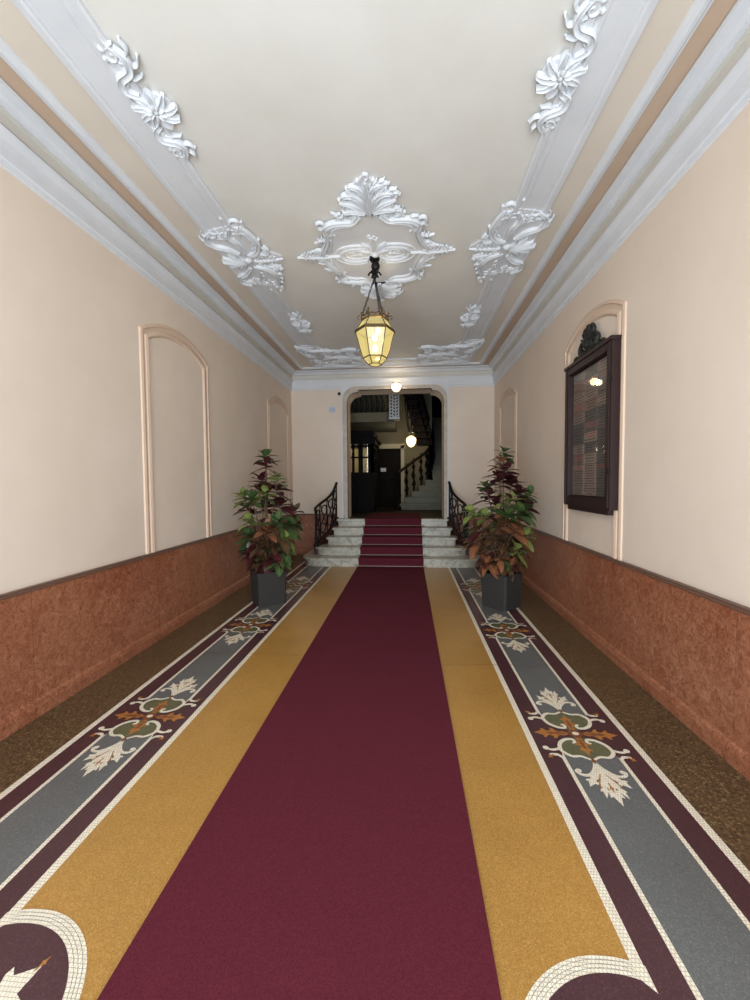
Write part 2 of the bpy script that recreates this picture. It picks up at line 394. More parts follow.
# the big round of the next floor field, at the photographer's feet
def arc(cx, cy, r, a0, a1, n=40): return [(cx + r * math.cos(a0 + (a1 - a0) * i / n), cy + r * math.sin(a0 + (a1 - a0) * i / n)) for i in range(n + 1)]
RC = (0.95, 0.93)
for s_ in (1, -1):
    x1 = 1.066
    a_o = math.acos((x1 - RC[0]) / 0.355); a_i = math.acos((1.063 - RC[0]) / 0.308)
    o_ = arc(RC[0], RC[1], 0.355, a_o, 2 * PI - a_o); i_ = arc(RC[0], RC[1], 0.308, a_i, 2 * PI - a_i)
    i_[0] = (1.066, 1.195); i_[-1] = (1.066, 0.665)
    P2(o_, T_WHT, FC, 0, H, s_)
    P2(i_, T_PLUM, FC, 0, 2 * H, s_)
    for (w0, rr) in ((0.0012, 0.320), (0.0012, 0.331), (0.0012, 0.343)):
        c = arc(RC[0], RC[1], rr, a_o + .1, 2 * PI - a_o - .1, 48); c2 = arc(RC[0], RC[1], rr + w0, a_o + .1, 2 * PI - a_o - .1, 48)
        fl.add([(FC + s_ * u, v, 3 * H) for u, v in c + c2], [(i, i + 1, 49 + i + 1, 49 + i) for i in range(48)], T_GREY)
    for k in range(6):
        an = 0.66 + k * PI / 3
        leafpoly(RC[0], RC[1], an, 0.245, 0.085, T_WHT, FC, 0, 4 * H, s_, 1, 3)
        leafpoly(RC[0], RC[1], an + PI / 6, 0.15, 0.03, T_ORG, FC, 0, 5 * H, s_, 1, 3)
        leafpoly(RC[0] - math.sin(an) * .225, RC[1] + math.cos(an) * .225, an - .25, 0.05, 0.009, T_ORG, FC, 0, 5 * H, s_, 1, 2)
    disc(RC[0], RC[1], 0.05, T_RUST, FC, 0, 6 * H, s_)
# hairline cracks across the terrazzo
for s_, y in ((1, 3.33), (-1, 3.42)):
    fl.add([(FC + s_ * a, y + b, 7 * H) for a, b in ((0.59, 0), (0.9, .02), (1.19, .03), (1.33, .0), (1.47, .05), (1.47, .054), (1.33, .005), (1.19, .034), (0.9, .024), (0.59, .004))],
           [(0, 1, 8, 9), (1, 2, 7, 8), (2, 3, 6, 7), (3, 4, 5, 6)], T_RUST)
fl.build('floor', fix=False, **S)

def wallbox(name, x0, x1, y0, y1, z0, z1, m): return MB().box(x0, x1, y0, y1, z0, z1, m).build(name, **S)
wallbox('wall_left', XL - .25, XL, FY, D, 0, CZ + .2, WALL)
wallbox('wall_right', XR, XR + .25, FY, D, 0, CZ + .2, WALL)

# far wall with the doorway to the stair hall
DL, DR, DT, DB = -1.25, 0.72, 3.385, 0.0
def opening(l, r, t, rad, n=8, zb=0.0, notch=0.0):
    p = [(l, zb)]
    p += [(l + rad - rad * math.cos(PI / 2 * i / n), t - rad + rad * math.sin(PI / 2 * i / n)) for i in range(n + 1)]
    if notch: p += [(l + rad + .02, t), (l + rad + .02, t + notch), (r - rad - .02, t + notch), (r - rad - .02, t)]
    p += [(r - rad + rad * math.sin(PI / 2 * i / n), t - rad + rad * math.cos(PI / 2 * i / n)) for i in range(n + 1)]
    p += [(r, zb)]; return p
op = opening(DL, DR, DT - .04, 0.22, notch=0.04)
outline = [(XL - .25, 0), (XL - .25, CZ + .2), (XR + .25, CZ + .2), (XR + .25, 0)] + list(reversed(op))
wb = MB(); wb.prism([(x, D, z) for x, z in outline], (0, 0.42, 0), WALL)
wb.build('wall_far', **S)
# street wall with the wide open street door
outline = [(XL - .25, 0), (XL - .25, CZ + .2), (XR + .25, CZ + .2), (XR + .25, 0), (1.45, 0), (1.45, 3.5), (CX * 2 - 1.45, 3.5), (CX * 2 - 1.45, 0)]
MB().prism([(x, FY, z) for x, z in outline], (0, -0.25, 0), WALL).build('wall_front', **S)
MB().box(-8, 8, -12, FY - .1, -0.12, -0.02, mat('street_pavement', (150, 148, 144), 0.8)).build('trim_13', **S)

# ceiling with tan strip, white bead, beige border, framed field
ce = MB()
def cring(d0, d1, m, z0=CZ, z1=CZ):
    a = [(XL + d0, FY + d0, z0), (XR - d0, FY + d0, z0), (XR - d0, D - d0, z0), (XL + d0, D - d0, z0)]
    b = [(XL + d1, FY + d1, z1), (XR - d1, FY + d1, z1), (XR - d1, D - d1, z1), (XL + d1, D - d1, z1)]
    ce.add(a + b, [(i, (i + 1) % 4, 4 + (i + 1) % 4, 4 + i) for i in range(4)], m)
cring(-.2, 0.15, WHITE); cring(0.15, 0.262, BROWN)
cring(0.262, 0.268, WHITE, CZ, CZ - .01); cring(0.268, 0.280, WHITE, CZ - .01, CZ - .01); cring(.28, .285, WHITE, CZ - .01, CZ - .02)
prof = [(0.285, .02), (0.30, .032), (0.32, .035), (0.34, .028), (0.352, .012), (0.356, 0)]
for (a, za), (b, zb) in zip(prof, prof[1:]): cring(a, b, WHITE, CZ - za, CZ - zb)
# rectangular frame (symmetric about the middle of the room)
FO, FI = 1.53, 1.21; MY = 4.18; FYB, FYI = 8.06, 7.74
def rring(o0, y0, o1, y1, m, z0=CZ, z1=CZ):   # rectangles centred (CX, MY)
    a = [(CX - o0, MY - y0, z0), (CX + o0, MY - y0, z0), (CX + o0, MY + y0, z0), (CX - o0, MY + y0, z0)]
    b = [(CX - o1, MY - y1, z1), (CX + o1, MY - y1, z1), (CX + o1, MY + y1, z1), (CX - o1, MY + y1, z1)]
    ce.add(a + b, [(i, (i + 1) % 4, 4 + (i + 1) % 4, 4 + i) for i in range(4)], m)
d = 0.356
a = [(XL + d, FY + d, CZ), (XR - d, FY + d, CZ), (XR - d, D - d, CZ), (XL + d, D - d, CZ)]
yo, yi = FYB - MY, FYI - MY
b = [(CX - FO, MY - yo, CZ), (CX + FO, MY - yo, CZ), (CX + FO, MY + yo, CZ), (CX - FO, MY + yo, CZ)]
ce.add(a + b, [(i, (i + 1) % 4, 4 + (i + 1) % 4, 4 + i) for i in range(4)], FIELD)
fp = [(0, 0), (.004, .022), (.045, .03), (.06, .026), (.064, .012), (.215, .012), (.222, .02), (.245, .022), (.252, .014), (.262, .014), (.27, .026), (.305, .03), (.318, .02), (.32, 0)]
for (o0, z0), (o1, z1) in zip(fp, fp[1:]): rring(FO - o0, yo - o0, FO - o1, yo - o1, WHITE, CZ - z0, CZ - z1)
ce.add([(CX - FI, MY - yi, CZ), (CX + FI, MY - yi, CZ), (CX + FI, MY + yi, CZ), (CX - FI, MY + yi, CZ)], [(0, 1, 2, 3)], CEIL)
# solid slab above
ce.box(XL - .25, XR + .25, FY - .25, D + .42, CZ + .01, CZ + .2, WHITE)
ce.build('ceiling', fix=False, **S)

# cornice: white fillet band, grey fascia, white ogee
def sweep(mb, prof, inset=(XL, XR, FY, D)):
    x0, x1, y0, y1 = inset
    for (d0, z0, m), (d1, z1, _) in zip(prof, prof[1:]):
        a = [(x0 + d0, y0 + d0, z0), (x1 - d0, y0 + d0, z0), (x1 - d0, y1 - d0, z0), (x0 + d0, y1 - d0, z0)]
        b = [(x0 + d1, y0 + d1, z1), (x1 - d1, y0 + d1, z1), (x1 - d1, y1 - d1, z1), (x0 + d1, y1 - d1, z1)]
        mb.add(a + b, [(i, (i + 1) % 4, 4 + (i + 1) % 4, 4 + i) for i in range(4)], m)
co = MB()
sweep(co, [(0, 3.415, WHITE), (.014, 3.42, WHITE), (.018, 3.45, WHITE), (.03, 3.458, WHITE), (.03, 3.52, WHITE), (.036, 3.56, WHITE), (.055, 3.60, WHITE), (.06, 3.618, WHITE),
           (.02, 3.624, GREYB), (.02, 3.65, GREYB), (.03, 3.655, GREYB), (.034, 3.715, GREYB), (.06, 3.722, WHITE), (.06, 3.735, WHITE), (.078, 3.74, WHITE), (.086, 3.752, WHITE),
           (.10, 3.762, WHITE), (.128, 3.768, WHITE), (.15, 3.772, WHITE), (.155, 3.79, WHITE), (.13, 3.80, WHITE)])
co.build('trim_1', fix=False, **S)

# marble dado with cap and plinth
DZ = 0.845
def dadoprof(): return [(.0, 0, DADO), (.05, 0, DADO), (.052, .07, DADO), (.045, .10, DADO), (.03, .115, DADO), (.028, DZ - .027, CAP), (.04, DZ - .025, CAP), (.042, DZ - .02, CAP), (.034, DZ - .012, CAP), (.034, DZ, CAP), (0, DZ, CAP)]
for n_, side in ((2, 'L'), (3, 'R')):
    mb = MB(); pr = dadoprof()
    for (d0, z0, m), (d1, z1, _) in zip(pr, pr[1:]):
        X = (lambda d_: XL + d_) if side == 'L' else (lambda d_: XR - d_)
        mb.add([(X(d0), FY, z0), (X(d0), D, z0), (X(d1), D, z1), (X(d1), FY, z1)], [(0, 1, 2, 3)], m)
    mb.build('trim_%d' % n_, **S)
for n_, (xa, xb) in ((4, (XL, -1.50)), (5, (0.84, XR))):
    mb = MB(); pr = dadoprof()
    for (d0, z0, m), (d1, z1, _) in zip(pr, pr[1:]):
        mb.add([(xa, D - d0, z0), (xb, D - d0, z0), (xb, D - d1, z1), (xa, D - d1, z1)], [(0, 1, 2, 3)], m)
    mb.box(xa, xb, D - .028, D, 0, DZ, DADO)
    mb.build('trim_%d' % n_, **S)

# doorway surround (stepped stone moulding following the rounded corners)
def surround():
    mb = MB()
    layers = [(0.0, .05, DL - .13, DR + .10, 3.50, .30), (.05, .075, DL - .095, DR + .07, 3.46, .27), (.0, .10, DL - .055, DR + .04, 3.42, .25)]
    inner = opening(DL, DR, DT - .04, 0.22, notch=0.04, zb=.70)
    for y0, y1, l, r, t, rad in layers:
        n_ = 8; outer = [(l, .70)] + [(l + rad - rad * math.cos(PI / 2 * i / n_), t - rad + rad * math.sin(PI / 2 * i / n_)) for i in range(n_ + 1)] + \
            [(r - rad + rad * math.sin(PI / 2 * i / n_), t - rad + rad * math.cos(PI / 2 * i / n_)) for i in range(n_ + 1)] + [(r, .70)]
        poly = outer + list(reversed(inner))
        mb.prism([(x, D - y1, z) for x, z in poly], (0, y1 - y0 if y0 else y1, 0), TRIMG if y1 != .05 else WHITE)
    # square white spandrel plate filling the outer corners
    mb.prism([(x, D - .045, z) for x, z in [(DL - .13, 3.15), (DL - .13, 3.52), (DR + .10, 3.52), (DR + .10, 3.15)] +
              list(reversed([p for p in opening(DL, DR, DT - .04, .22, notch=.04, zb=3.15)]))], (0, .045, 0), WHITE)
    return mb.build('trim_6', **S)
surround()

# arched wall panels: double moulding
def arched_panel(n_, X, sgn, y0, y1, zs, za, width=0.13):
    mb = MB(); yc = (y0 + y1) / 2
    def loop(ins):
        hw = (y1 - y0) / 2 - ins; rise = za - zs
        R_ = ((y1 - y0) ** 2 / 4 + rise ** 2) / (2 * rise); zc = za - R_; r = R_ - ins
        pts = [(yc - hw, DZ)]
        a1 = math.asin(hw / r)
        for i in range(21):
            a = -a1 + 2 * a1 * i / 20; pts.append((yc + r * math.sin(a), zc + r * math.cos(a)))
        pts.append((yc + hw, DZ)); return pts
    pr = [(0, 0), (.006, .012), (.03, .018), (.038, .008), (.075, .004), (.082, .014), (.11, .020), (.124, .010), (width, 0)]
    for (i0, h0), (i1, h1) in zip(pr, pr[1:]):
        A, B = loop(i0), loop(i1); n = len(A)
        mb.add([(X + sgn * h0, y, z) for y, z in A] + [(X + sgn * h1, y, z) for y, z in B], [(i, i + 1, n + i + 1, n + i) for i in range(n - 1)], PINK)
    mb.build('trim_%d' % n_, fix=False, **S)
arched_panel(7, XL, 1, 3.60, 4.88, 2.93, 3.115)
arched_panel(8, XL, 1, 7.00, 8.28, 2.93, 3.115)
arched_panel(9, XR, -1, 3.47, 4.74, 2.92, 3.11)
arched_panel(10, XR, -1, 6.76, 8.02, 2.92, 3.11)
arched_panel(11, XL, 1, 0.25, 1.53, 2.93, 3.115)
arched_panel(12, XR, -1, 0.20, 1.46, 2.92, 3.11)

# ------------------------------------------------------------------ ceiling stucco
class Relief:
    """strokes in a local (u,v) frame on the ceiling, hanging down"""
    def __init__(s, cx, cy, su=1, sv=1): s.c = (cx, cy); s.su = su; s.sv = sv; s.mb = MB(); s.k = 1.0
    def W(s, u, v, h): return (s.c[0] + s.su * u, s.c[1] + s.sv * v, CZ - .012 - h)
    def stroke(s, pts, w0, w1=None, h=None, bulge=True, k=5, mu=1):
        c = crom([(mu * p[0], p[1], 0) for p in pts], k); n = len(c); w1 = w0 * .4 if w1 is None else w1
        J = 8 if w0 >= .034 else 4
        PR = [0, .85, 1.0, .62, .42, .62, 1.0, .85, 0] if J == 8 else [0, .75, 1.0, .75, 0]
        if w0 >= .034 and n > 12:
            for t in (.2, .36, .52, .68, .84):
                i = int(t * (n - 1)); d = (c[i + 1 if i + 1 < n else i] - c[i - 1]).normalized(); sg = 1 if int(t * 25) % 2 else -1
                q = Vector((-d.y, d.x, 0)) * sg; L_ = w0 * .95; a = c[i] + q * w0 * .35
                b1 = a + (q * .8 + d * .5) * L_ * .7; b2 = a + (q * .7 + d * 1.3) * L_
                s.stroke([(a.x, a.y), (b1.x, b1.y), (b2.x, b2.y)], .022, .012, .02, k=3)
                s.ball(b2.x, b2.y, .009)
        vs_ = []
        for i, p in enumerate(c):
            d = (c[min(i + 1, n - 1)] - c[max(i - 1, 0)]).normalized(); q = Vector((-d.y, d.x, 0)); t = i / (n - 1)
            ww = (w0 + (w1 - w0) * t) / 2
            if bulge: ww *= 0.55 + 0.6 * math.sin(PI * (0.08 + .84 * t))
            hh = (h or w0 * .75) * (ww / (w0 / 2)) ** .6
            for j in range(J + 1):
                a = PI * j / J; o = p + q * ww * math.cos(a); vs_.append(s.W(o.x, o.y, (hh * .95 * PR[j] + .011) if 0 < j < J else 0))
        m = J + 1; fs = [(i * m + j, i * m + j + 1, (i + 1) * m + j + 1, (i + 1) * m + j) for i in range(n - 1) for j in range(J)]
        fs += [tuple(range(m)), tuple((n - 1) * m + j for j in range(m))]
        s.mb.add(vs_, fs, STUC)
    def both(s, pts, *a, **k):
        s.stroke(pts, *a, mu=1, **k); s.stroke(pts, *a, mu=-1, **k)
    def ball(s, u, v, r, h=None):
        x, y, z = s.W(u, v, 0); s.mb.ball((x, y, z), r, STUC, 10, (1, 1, (h or r) / r))
    def curl(s, u, v, r, a0, turn, w, h=None):
        s.stroke(spiral(u, v, r, r * .22, a0, a0 + turn), w, w * .7, h, bulge=False, k=2); s.ball(u, v, w * .55)
    def fan(s, u, v, ang, spread, n, L, w, h=None, r0=.15, droop=.25):
        for i in range(n):
            f = (i / (n - 1) * 2 - 1) if n > 1 else 0; a = ang + f * spread; l = L * (1 - .38 * abs(f) ** 1.5)
            p0 = (u + math.cos(a) * l * r0, v + math.sin(a) * l * r0)
            p1 = (u + math.cos(a) * l * .6, v + math.sin(a) * l * .6)
            a2 = a + f * droop; p2 = (u + math.cos(a2) * l, v + math.sin(a2) * l)
            s.stroke([p0, p1, p2], w, w * .8, h)
            s.ball(p2[0], p2[1], w * .42)
    def leaf(s, u, v, ang, L, w, lobes=3, bend=.4):
        s.stroke([(u, v), (u + math.cos(ang) * L * .5, v + math.sin(ang) * L * .5), (u + math.cos(ang + bend * .4) * L, v + math.sin(ang + bend * .4) * L)], w, w * .3)
        for i in range(lobes):
            t = (i + .6) / (lobes + .6); p = (u + math.cos(ang) * L * t * .8, v + math.sin(ang) * L * t * .8)
            for sg in (1, -1):
                a = ang + sg * .85; l = L * .38 * (1 - .45 * t)
                s.stroke([p, (p[0] + math.cos(a) * l * .6, p[1] + math.sin(a) * l * .6), (p[0] + math.cos(a + sg * .5) * l, p[1] + math.sin(a + sg * .5) * l)], w * .75, w * .45)
    def plate(s, pts, h=.01):
        p = [s.W(u, v, h) for u, v in pts]; q = [s.W(u, v, -.011) for u, v in pts]; n = len(p)
        s.mb.add(p, [tuple(f) for f in tessellate_polygon([[Vector(x) for x in p]])], WHITE)
        s.mb.add(p + q, [(i, (i + 1) % n, n + (i + 1) % n, n + i) for i in range(n)], WHITE)
    def done(s, name, parent): o = s.mb.build(name, parent, smooth=.9, fix=True); return o
def sym(pts): return [(a, b) for a, b in pts] + [(-a, b) for a, b in reversed(pts)]

def medallion():
    cx, cy = -0.32, 4.18
    T = thing('ceiling_medallion', 'large white stucco medallion with four leafy points around the lantern hook', 'plaster ornament', (cx, cy, CZ))
    r = Relief(cx, cy)
    q = [(0, .64), (.12, .60), (.22, .55), (.34, .53), (.43, .47), (.41, .36), (.45, .2), (.52, .06)]
    r.plate(sym(q) [:len(q)] + [(a, -b) for a, b in reversed(q)] + [(-a, -b) for a, b in q[1:]] + [(-a, b) for a, b in reversed(q[1:])], .012)
    r.done('panel', T)
    for sv in (1, -1):
        r = Relief(cx, cy, 1, sv)
        r.both([(.10, .60), (.16, .53), (.25, .53), (.36, .51), (.43, .44), (.42, .34), (.45, .22), (.50, .12), (.53, .03)], .05, .04, .035, bulge=False)
        r.both([(.12, .52), (.18, .47), (.27, .46), (.35, .42), (.38, .32), (.41, .18), (.45, .05)], .026, .024, .02, bulge=False)
        for sg in (1, -1):
            r.curl(sg * .44, .50, .06, -PI / 2 if sg > 0 else -PI / 2, sg * 5.2, .028)
            r.curl(sg * .36, .33, .035, 0 if sg > 0 else PI, sg * 4.5, .02)
            r.curl(sg * .13, .56, .05, PI if sg > 0 else 0, -sg * 5, .028)
            r.leaf(sg * .24, .55, PI / 2 - sg * .5, .14, .03, 2)
            r.leaf(sg * .43, .28, -sg * .2 + (0 if sg > 0 else PI), .14, .03, 2)
            r.curl(sg * .47, .16, .03, 1, sg * 4.5, .02)
        r.done('scroll', T)
        r = Relief(cx, cy, 1, sv)
        k = 1.0 if sv < 0 else 1.0
        r.plate(sym([(0, 1.04), (.08, .98), (.14, .90), (.17, .82), (.12, .74), (.14, .64), (.10, .58)]), .012)
        r.stroke([(0, .60), (0, .8), (0, .97)], .06, .04, .045)
        r.fan(0, .62, PI / 2, 1.15, 7, .36, .042, .035)
        for sg in (1, -1):
            r.stroke([(sg * .02, .68), (sg * .06, .80), (sg * .13, .86), (sg * .19, .85), (sg * .21, .80)], .045, .03, .035)
            r.ball(sg * .205, .80, .024); r.curl(sg * .17, .70, .045, PI / 2, -sg * 5, .024)
            r.stroke([(sg * .01, .80), (sg * .05, .91), (sg * .11, .95), (sg * .14, .93)], .036, .024)
            r.stroke([(sg * .05, .62), (sg * .12, .67), (sg * .2, .66), (sg * .22, .61)], .036, .024)
        r.curl(0, 1.04, .035, -PI / 2, 5.8, .02)
        r.ball(-.06, .985, .02); r.ball(.06, .985, .02)
        r.done('palmette', T)
    for sg in (1, -1):
        r = Relief(cx, cy, sg, 1)
        r.plate([(.50, .1), (.56, .09), (.62, .06), (.76, .012), (.76, -.012), (.62, -.06), (.56, -.09), (.50, -.1)], .012)
        r.leaf(.44, 0, 0, .35, .035, 6, 0)
        for t in (1, -1):
            r.leaf(.50, t * .05, t * .55, .13, .026, 2); r.ball(.58, t * .075, .017); r.ball(.64, t * .06, .014)
            r.stroke([(.50, t * .10), (.55, t * .12), (.60, t * .10)], .03, .02)
        r.done('leaf_spray', T)
        r = Relief(cx, cy, sg, 1)
        for rx, ry, w_ in ((.155, .115, .028), (.11, .07, .018)):
            r.stroke([(.19 + rx * math.cos(a * PI / 8), ry * math.sin(a * PI / 8)) for a in range(17)], w_, w_, w_ * .8, bulge=False, k=2)
        r.leaf(.13, -.01, .1, .13, .022, 2); r.curl(.16, .02, .03, 0, 4, .014); r.curl(.23, -.01, .03, PI, 4, .014)
        r.stroke([(.33, .0), (.42, 0), (.52, 0)], .03, .02, .024)
        r.stroke([(.05, .12), (.12, .16), (.24, .16), (.34, .12), (.40, .04)], .026, .016); r.stroke([(.05, -.12), (.12, -.16), (.24, -.16), (.34, -.12), (.40, -.04)], .026, .016)
        r.done('oval_boss', T)
    r = Relief(cx, cy, 1, 1)
    r.fan(0, -.02, -PI / 2, .9, 5, .24, .034, .03); r.fan(0, .02, PI / 2, .9, 5, .16, .03, .026)
    r.curl(-.03, -.30, .04, 0, 5, .022); r.curl(.03, -.26, .03, PI, -5, .02)
    for sg in (1, -1): r.stroke([(sg * .02, .0), (sg * .07, .08), (sg * .05, .16), (sg * .01, .2)], .034, .02)
    r.ball(0, 0, .05, .05); r.done('crown', T)
medallion()

def cartouche(cx, cy, su, label):
    T = thing('plaster_cartouche', label, 'plaster ornament', (cx, cy, CZ), 'side cartouches on the ceiling frame')
    r = Relief(cx, cy, su, 1)      # +u towards the wall
    r.plate([(-.16, -.60), (.2, -.50), (.26, -.36), (.26, -.1), (.28, .1), (.26, .36), (.2, .5), (-.1, .62), (-.17, .5), (-.14, .3), (-.2, .16), (-.33, .03), (-.33, -.03), (-.2, -.16), (-.14, -.3)], .012)
    r.done('panel', T)
    r = Relief(cx, cy, su, 1)
    for t in (1, -1):
        r.stroke([(-.02, t * .10), (-.12, t * .16), (-.18, t * .28), (-.16, t * .42), (-.12, t * .55)], .05, .035, .035)
        r.curl(-.10, t * .60, .065, PI / 2, t * 5.5, .03)
        r.stroke([(.06, t * .14), (.14, t * .24), (.24, t * .30), (.26, t * .42), (.18, t * .5)], .05, .035, .035)
        r.curl(.18, t * .46, .055, 0, -t * 5, .028)
        r.stroke([(.0, t * .12), (.0, t * .3), (.04, t * .42), (.0, t * .52)], .04, .03, .03)
        r.curl(.03, t * .36, .045, 0, t * 5, .022)
        r.leaf(.10, t * .34, t * PI / 2, .2, .03, 3); r.leaf(-.06, t * .40, t * PI / 2, .18, .028, 2)
        r.ball(-.20, t * .32, .02); r.ball(-.22, t * .20, .018); r.ball(.0, t * .66, .02)
        r.stroke([(-.14, t * .12), (-.2, t * .12), (-.24, t * .17), (-.22, t * .22)], .035, .025)
    r.done('scroll', T)
    r = Relief(cx, cy, su, 1)
    r.fan(.04, 0, 0, 1.0, 7, .25, .036, .032); r.ball(.02, 0, .045, .045); r.done('shell', T)
    r = Relief(cx, cy, su, 1)
    r.leaf(-.04, 0, PI, .30, .034, 5, 0); r.leaf(-.06, .05, PI - .7, .16, .026, 2); r.leaf(-.06, -.05, PI + .7, .16, .026, 2)
    r.done('leaf_spray', T)
cartouche(CX + 1.27, 4.18, 1, 'white rocaille cartouche on the ceiling frame right of the medallion')
cartouche(CX - 1.27, 4.18, -1, 'white rocaille cartouche on the ceiling frame left of the medallion')

def spray(cx, cy, su, sv, label):
    T = thing('plaster_flower_scroll', label, 'plaster ornament', (cx, cy, CZ), 'flower and scroll ornaments on the ceiling frame')
    r = Relief(cx, cy, su, sv)
    r.plate([(-.06 + .11 * math.cos(i * PI / 6), .10 * math.sin(i * PI / 6)) for i in range(12)], .01)
    for i in range(9):
        a = i * 2 * PI / 9 + .2
        r.stroke([(-.06 + .02 * math.cos(a), .02 * math.sin(a)), (-.06 + .08 * math.cos(a + .1), .08 * math.sin(a + .1)), (-.06 + .135 * math.cos(a + .25), .125 * math.sin(a + .25))], .042, .03, .035)
        r.stroke([(-.06 + .02 * math.cos(a + .3), .02 * math.sin(a + .3)), (-.06 + .075 * math.cos(a + .45), .07 * math.sin(a + .45))], .03, .02, .045)
    r.ball(-.06, 0, .03, .045); r.done('flower', T)
    for t in (1, -1):
        r = Relief(cx, cy, su, sv * t)
        r.stroke([(-.02, .10), (.03, .14), (.02, .20), (-.06, .24), (-.08, .30), (-.05, .36)], .05, .032, .035)
        r.stroke([(.03, .02), (.05, .08), (.02, .15), (-.02, .19)], .03, .02)
        r.curl(-.035, .25, .04, PI / 2, 5, .024); r.curl(-.02, .32, .035, 0, -5, .022)
        r.ball(.015, .35, .022); r.ball(.03, .30, .02); r.leaf(-.05, .33, PI / 2 - .5, .10, .024, 1)
        r.done('scroll', T)
spray(CX + 1.25, 2.48, 1, 1, 'white stucco flower between scrolls on the right frame band, nearest the viewer')
spray(CX - 1.25, 2.48, -1, 1, 'white stucco flower between scrolls on the left frame band, nearest the viewer')
spray(CX + 1.25, 5.88, 1, 1, 'small white stucco flower and scrolls on the right frame band before the far corner')
spray(CX - 1.25, 5.88, -1, 1, 'small white stucco flower and scrolls on the left frame band before the far corner')

def corner(su, label):
    cx, cy = CX + su * 1.05, 7.45
    T = thing('plaster_corner_ornament', label, 'plaster ornament', (cx, cy, CZ), 'corner ornaments at the far end of the ceiling')
    r = Relief(cx, cy, su, 1)   # +u to wall, +v to far wall
    r.plate([(.48, -.62), (.5, -.2), (.42, .1), (.3, .5), (-.3, .6), (-.52, .55), (-.5, .3), (-.42, -.05), (-.45, -.38), (-.1, -.3), (.1, -.42), (.2, -.62)], .012)
    r.done('panel', T)
    r = Relief(cx, cy, su, 1)
    r.stroke([(.50, -.66), (.40, -.55), (.30, -.42), (.14, -.40), (-.05, -.36), (-.1, -.26)], .05, .035, .04)
    r.stroke([(-.5, -.40), (-.36, -.42), (-.22, -.34), (-.12, -.2), (-.2, -.1)], .05, .035, .04)
    r.stroke([(-.55, .42), (-.5, .15), (-.32, .02), (-.1, -.02), (.1, .05), (.2, .18)], .05, .04, .04)
    r.stroke([(.5, -.5), (.44, -.25), (.34, -.05), (.38, .15), (.3, .32)], .05, .035, .04)
    r.stroke([(-.46, .52), (-.2, .58), (.02, .5), (.2, .52), (.3, .42)], .045, .035, .035)
    for (u, v, a, t) in ((.46, -.6, 0, 5), (.22, -.52, 1, -5), (-.12, -.28, 2, 5), (-.48, -.34, 3, -5), (-.48, .1, 3, 5), (.26, .22, 0, 5), (-.5, .5, 2, 5), (.1, -.15, 0, -5), (.3, .4, 1, 5), (-.2, .3, 0, 5), (.0, .3, 2, -5)):
        r.curl(u, v, .055, a, t, .026)
    r.done('scroll', T)
    r = Relief(cx, cy, su, 1)
    for (u, v, a, L) in ((.05, -.2, -2.0, .2), (.1, -.1, 2.4, .3), (-.1, .12, 2.9, .3), (-.3, -.2, -2.8, .2), (.2, -.28, -1.0, .22), (-.1, .22, .9, .28), (-.32, .35, 2.5, .2), (.3, -.1, .9, .2), (.12, .3, .2, .2), (-.35, .2, -.4, .2), (.42, -.4, 1.4, .2), (-.5, .3, -1.2, .2), (.0, .42, .1, .24), (-.15, -.3, 1.5, .22), (.38, .1, 1.8, .22), (-.42, -.1, .8, .24), (.25, -.5, -.2, .18)):
        r = Relief(cx, cy, su, 1); r.leaf(u, v, a, L, .045, 3); r.done('leaf', T)
corner(1, 'white leafy stucco cluster in the far right corner of the ceiling frame')
corner(-1, 'white leafy stucco cluster in the far left corner of the ceiling frame')

# ------------------------------------------------------------------ entrance steps
RIS, TR, SY = 0.15, 0.28, 7.18
W5 = [1.62, 1.42, 1.25, 1.18, 1.14]
st = thing('entrance_steps', 'five pale grey marble steps flaring out below the far doorway', 'steps', (CX, SY, 0))
def stepplan(hw, y, rad, yb):
    p = []; n = 8
    for i in range(n + 1):
        a = PI / 2 * i / n; p.append((CX - hw + rad - rad * math.cos(a), y + rad - rad * math.sin(a)))
    for i in range(n + 1):
        a = PI / 2 * i / n; p.append((CX + hw - rad + rad * math.sin(a), y + rad - rad * math.cos(a)))
    p += [(CX + hw, yb), (CX - hw, yb)]; return p
for k in range(5):
    hw = W5[k]; y = SY + TR * k; rad = [.30, .16, .05, .02, .02][k]; z0, z1 = RIS * k, RIS * (k + 1)
    mb = MB(); yb = 8.47 if k < 4 else 8.50
    mb.prism([(a, b, z0 if k == 0 else z0 - .005) for a, b in stepplan(hw - .03, y, rad, yb)], (0, 0, z1 - .045 - z0), MARB)
    mb.build('riser', st)
    tb = MB(); yy = y - .035
    for (dz0, dz1, ins) in ((-.045, -.030, .010), (-.030, -.012, 0), (-.012, 0.0, .006)):
        tb.prism([(a, b, z1 + dz0) for a, b in stepplan(hw - ins, yy + ins, rad, yb)], (0, 0, dz1 - dz0), MARB)
    tb.build('tread', st)
CHEEK = plaster('shaded_brown_stone', (72, 44, 36), (58, 36, 30), .5, 8)  # brown stone, with the shade on the cheeks put into its colour
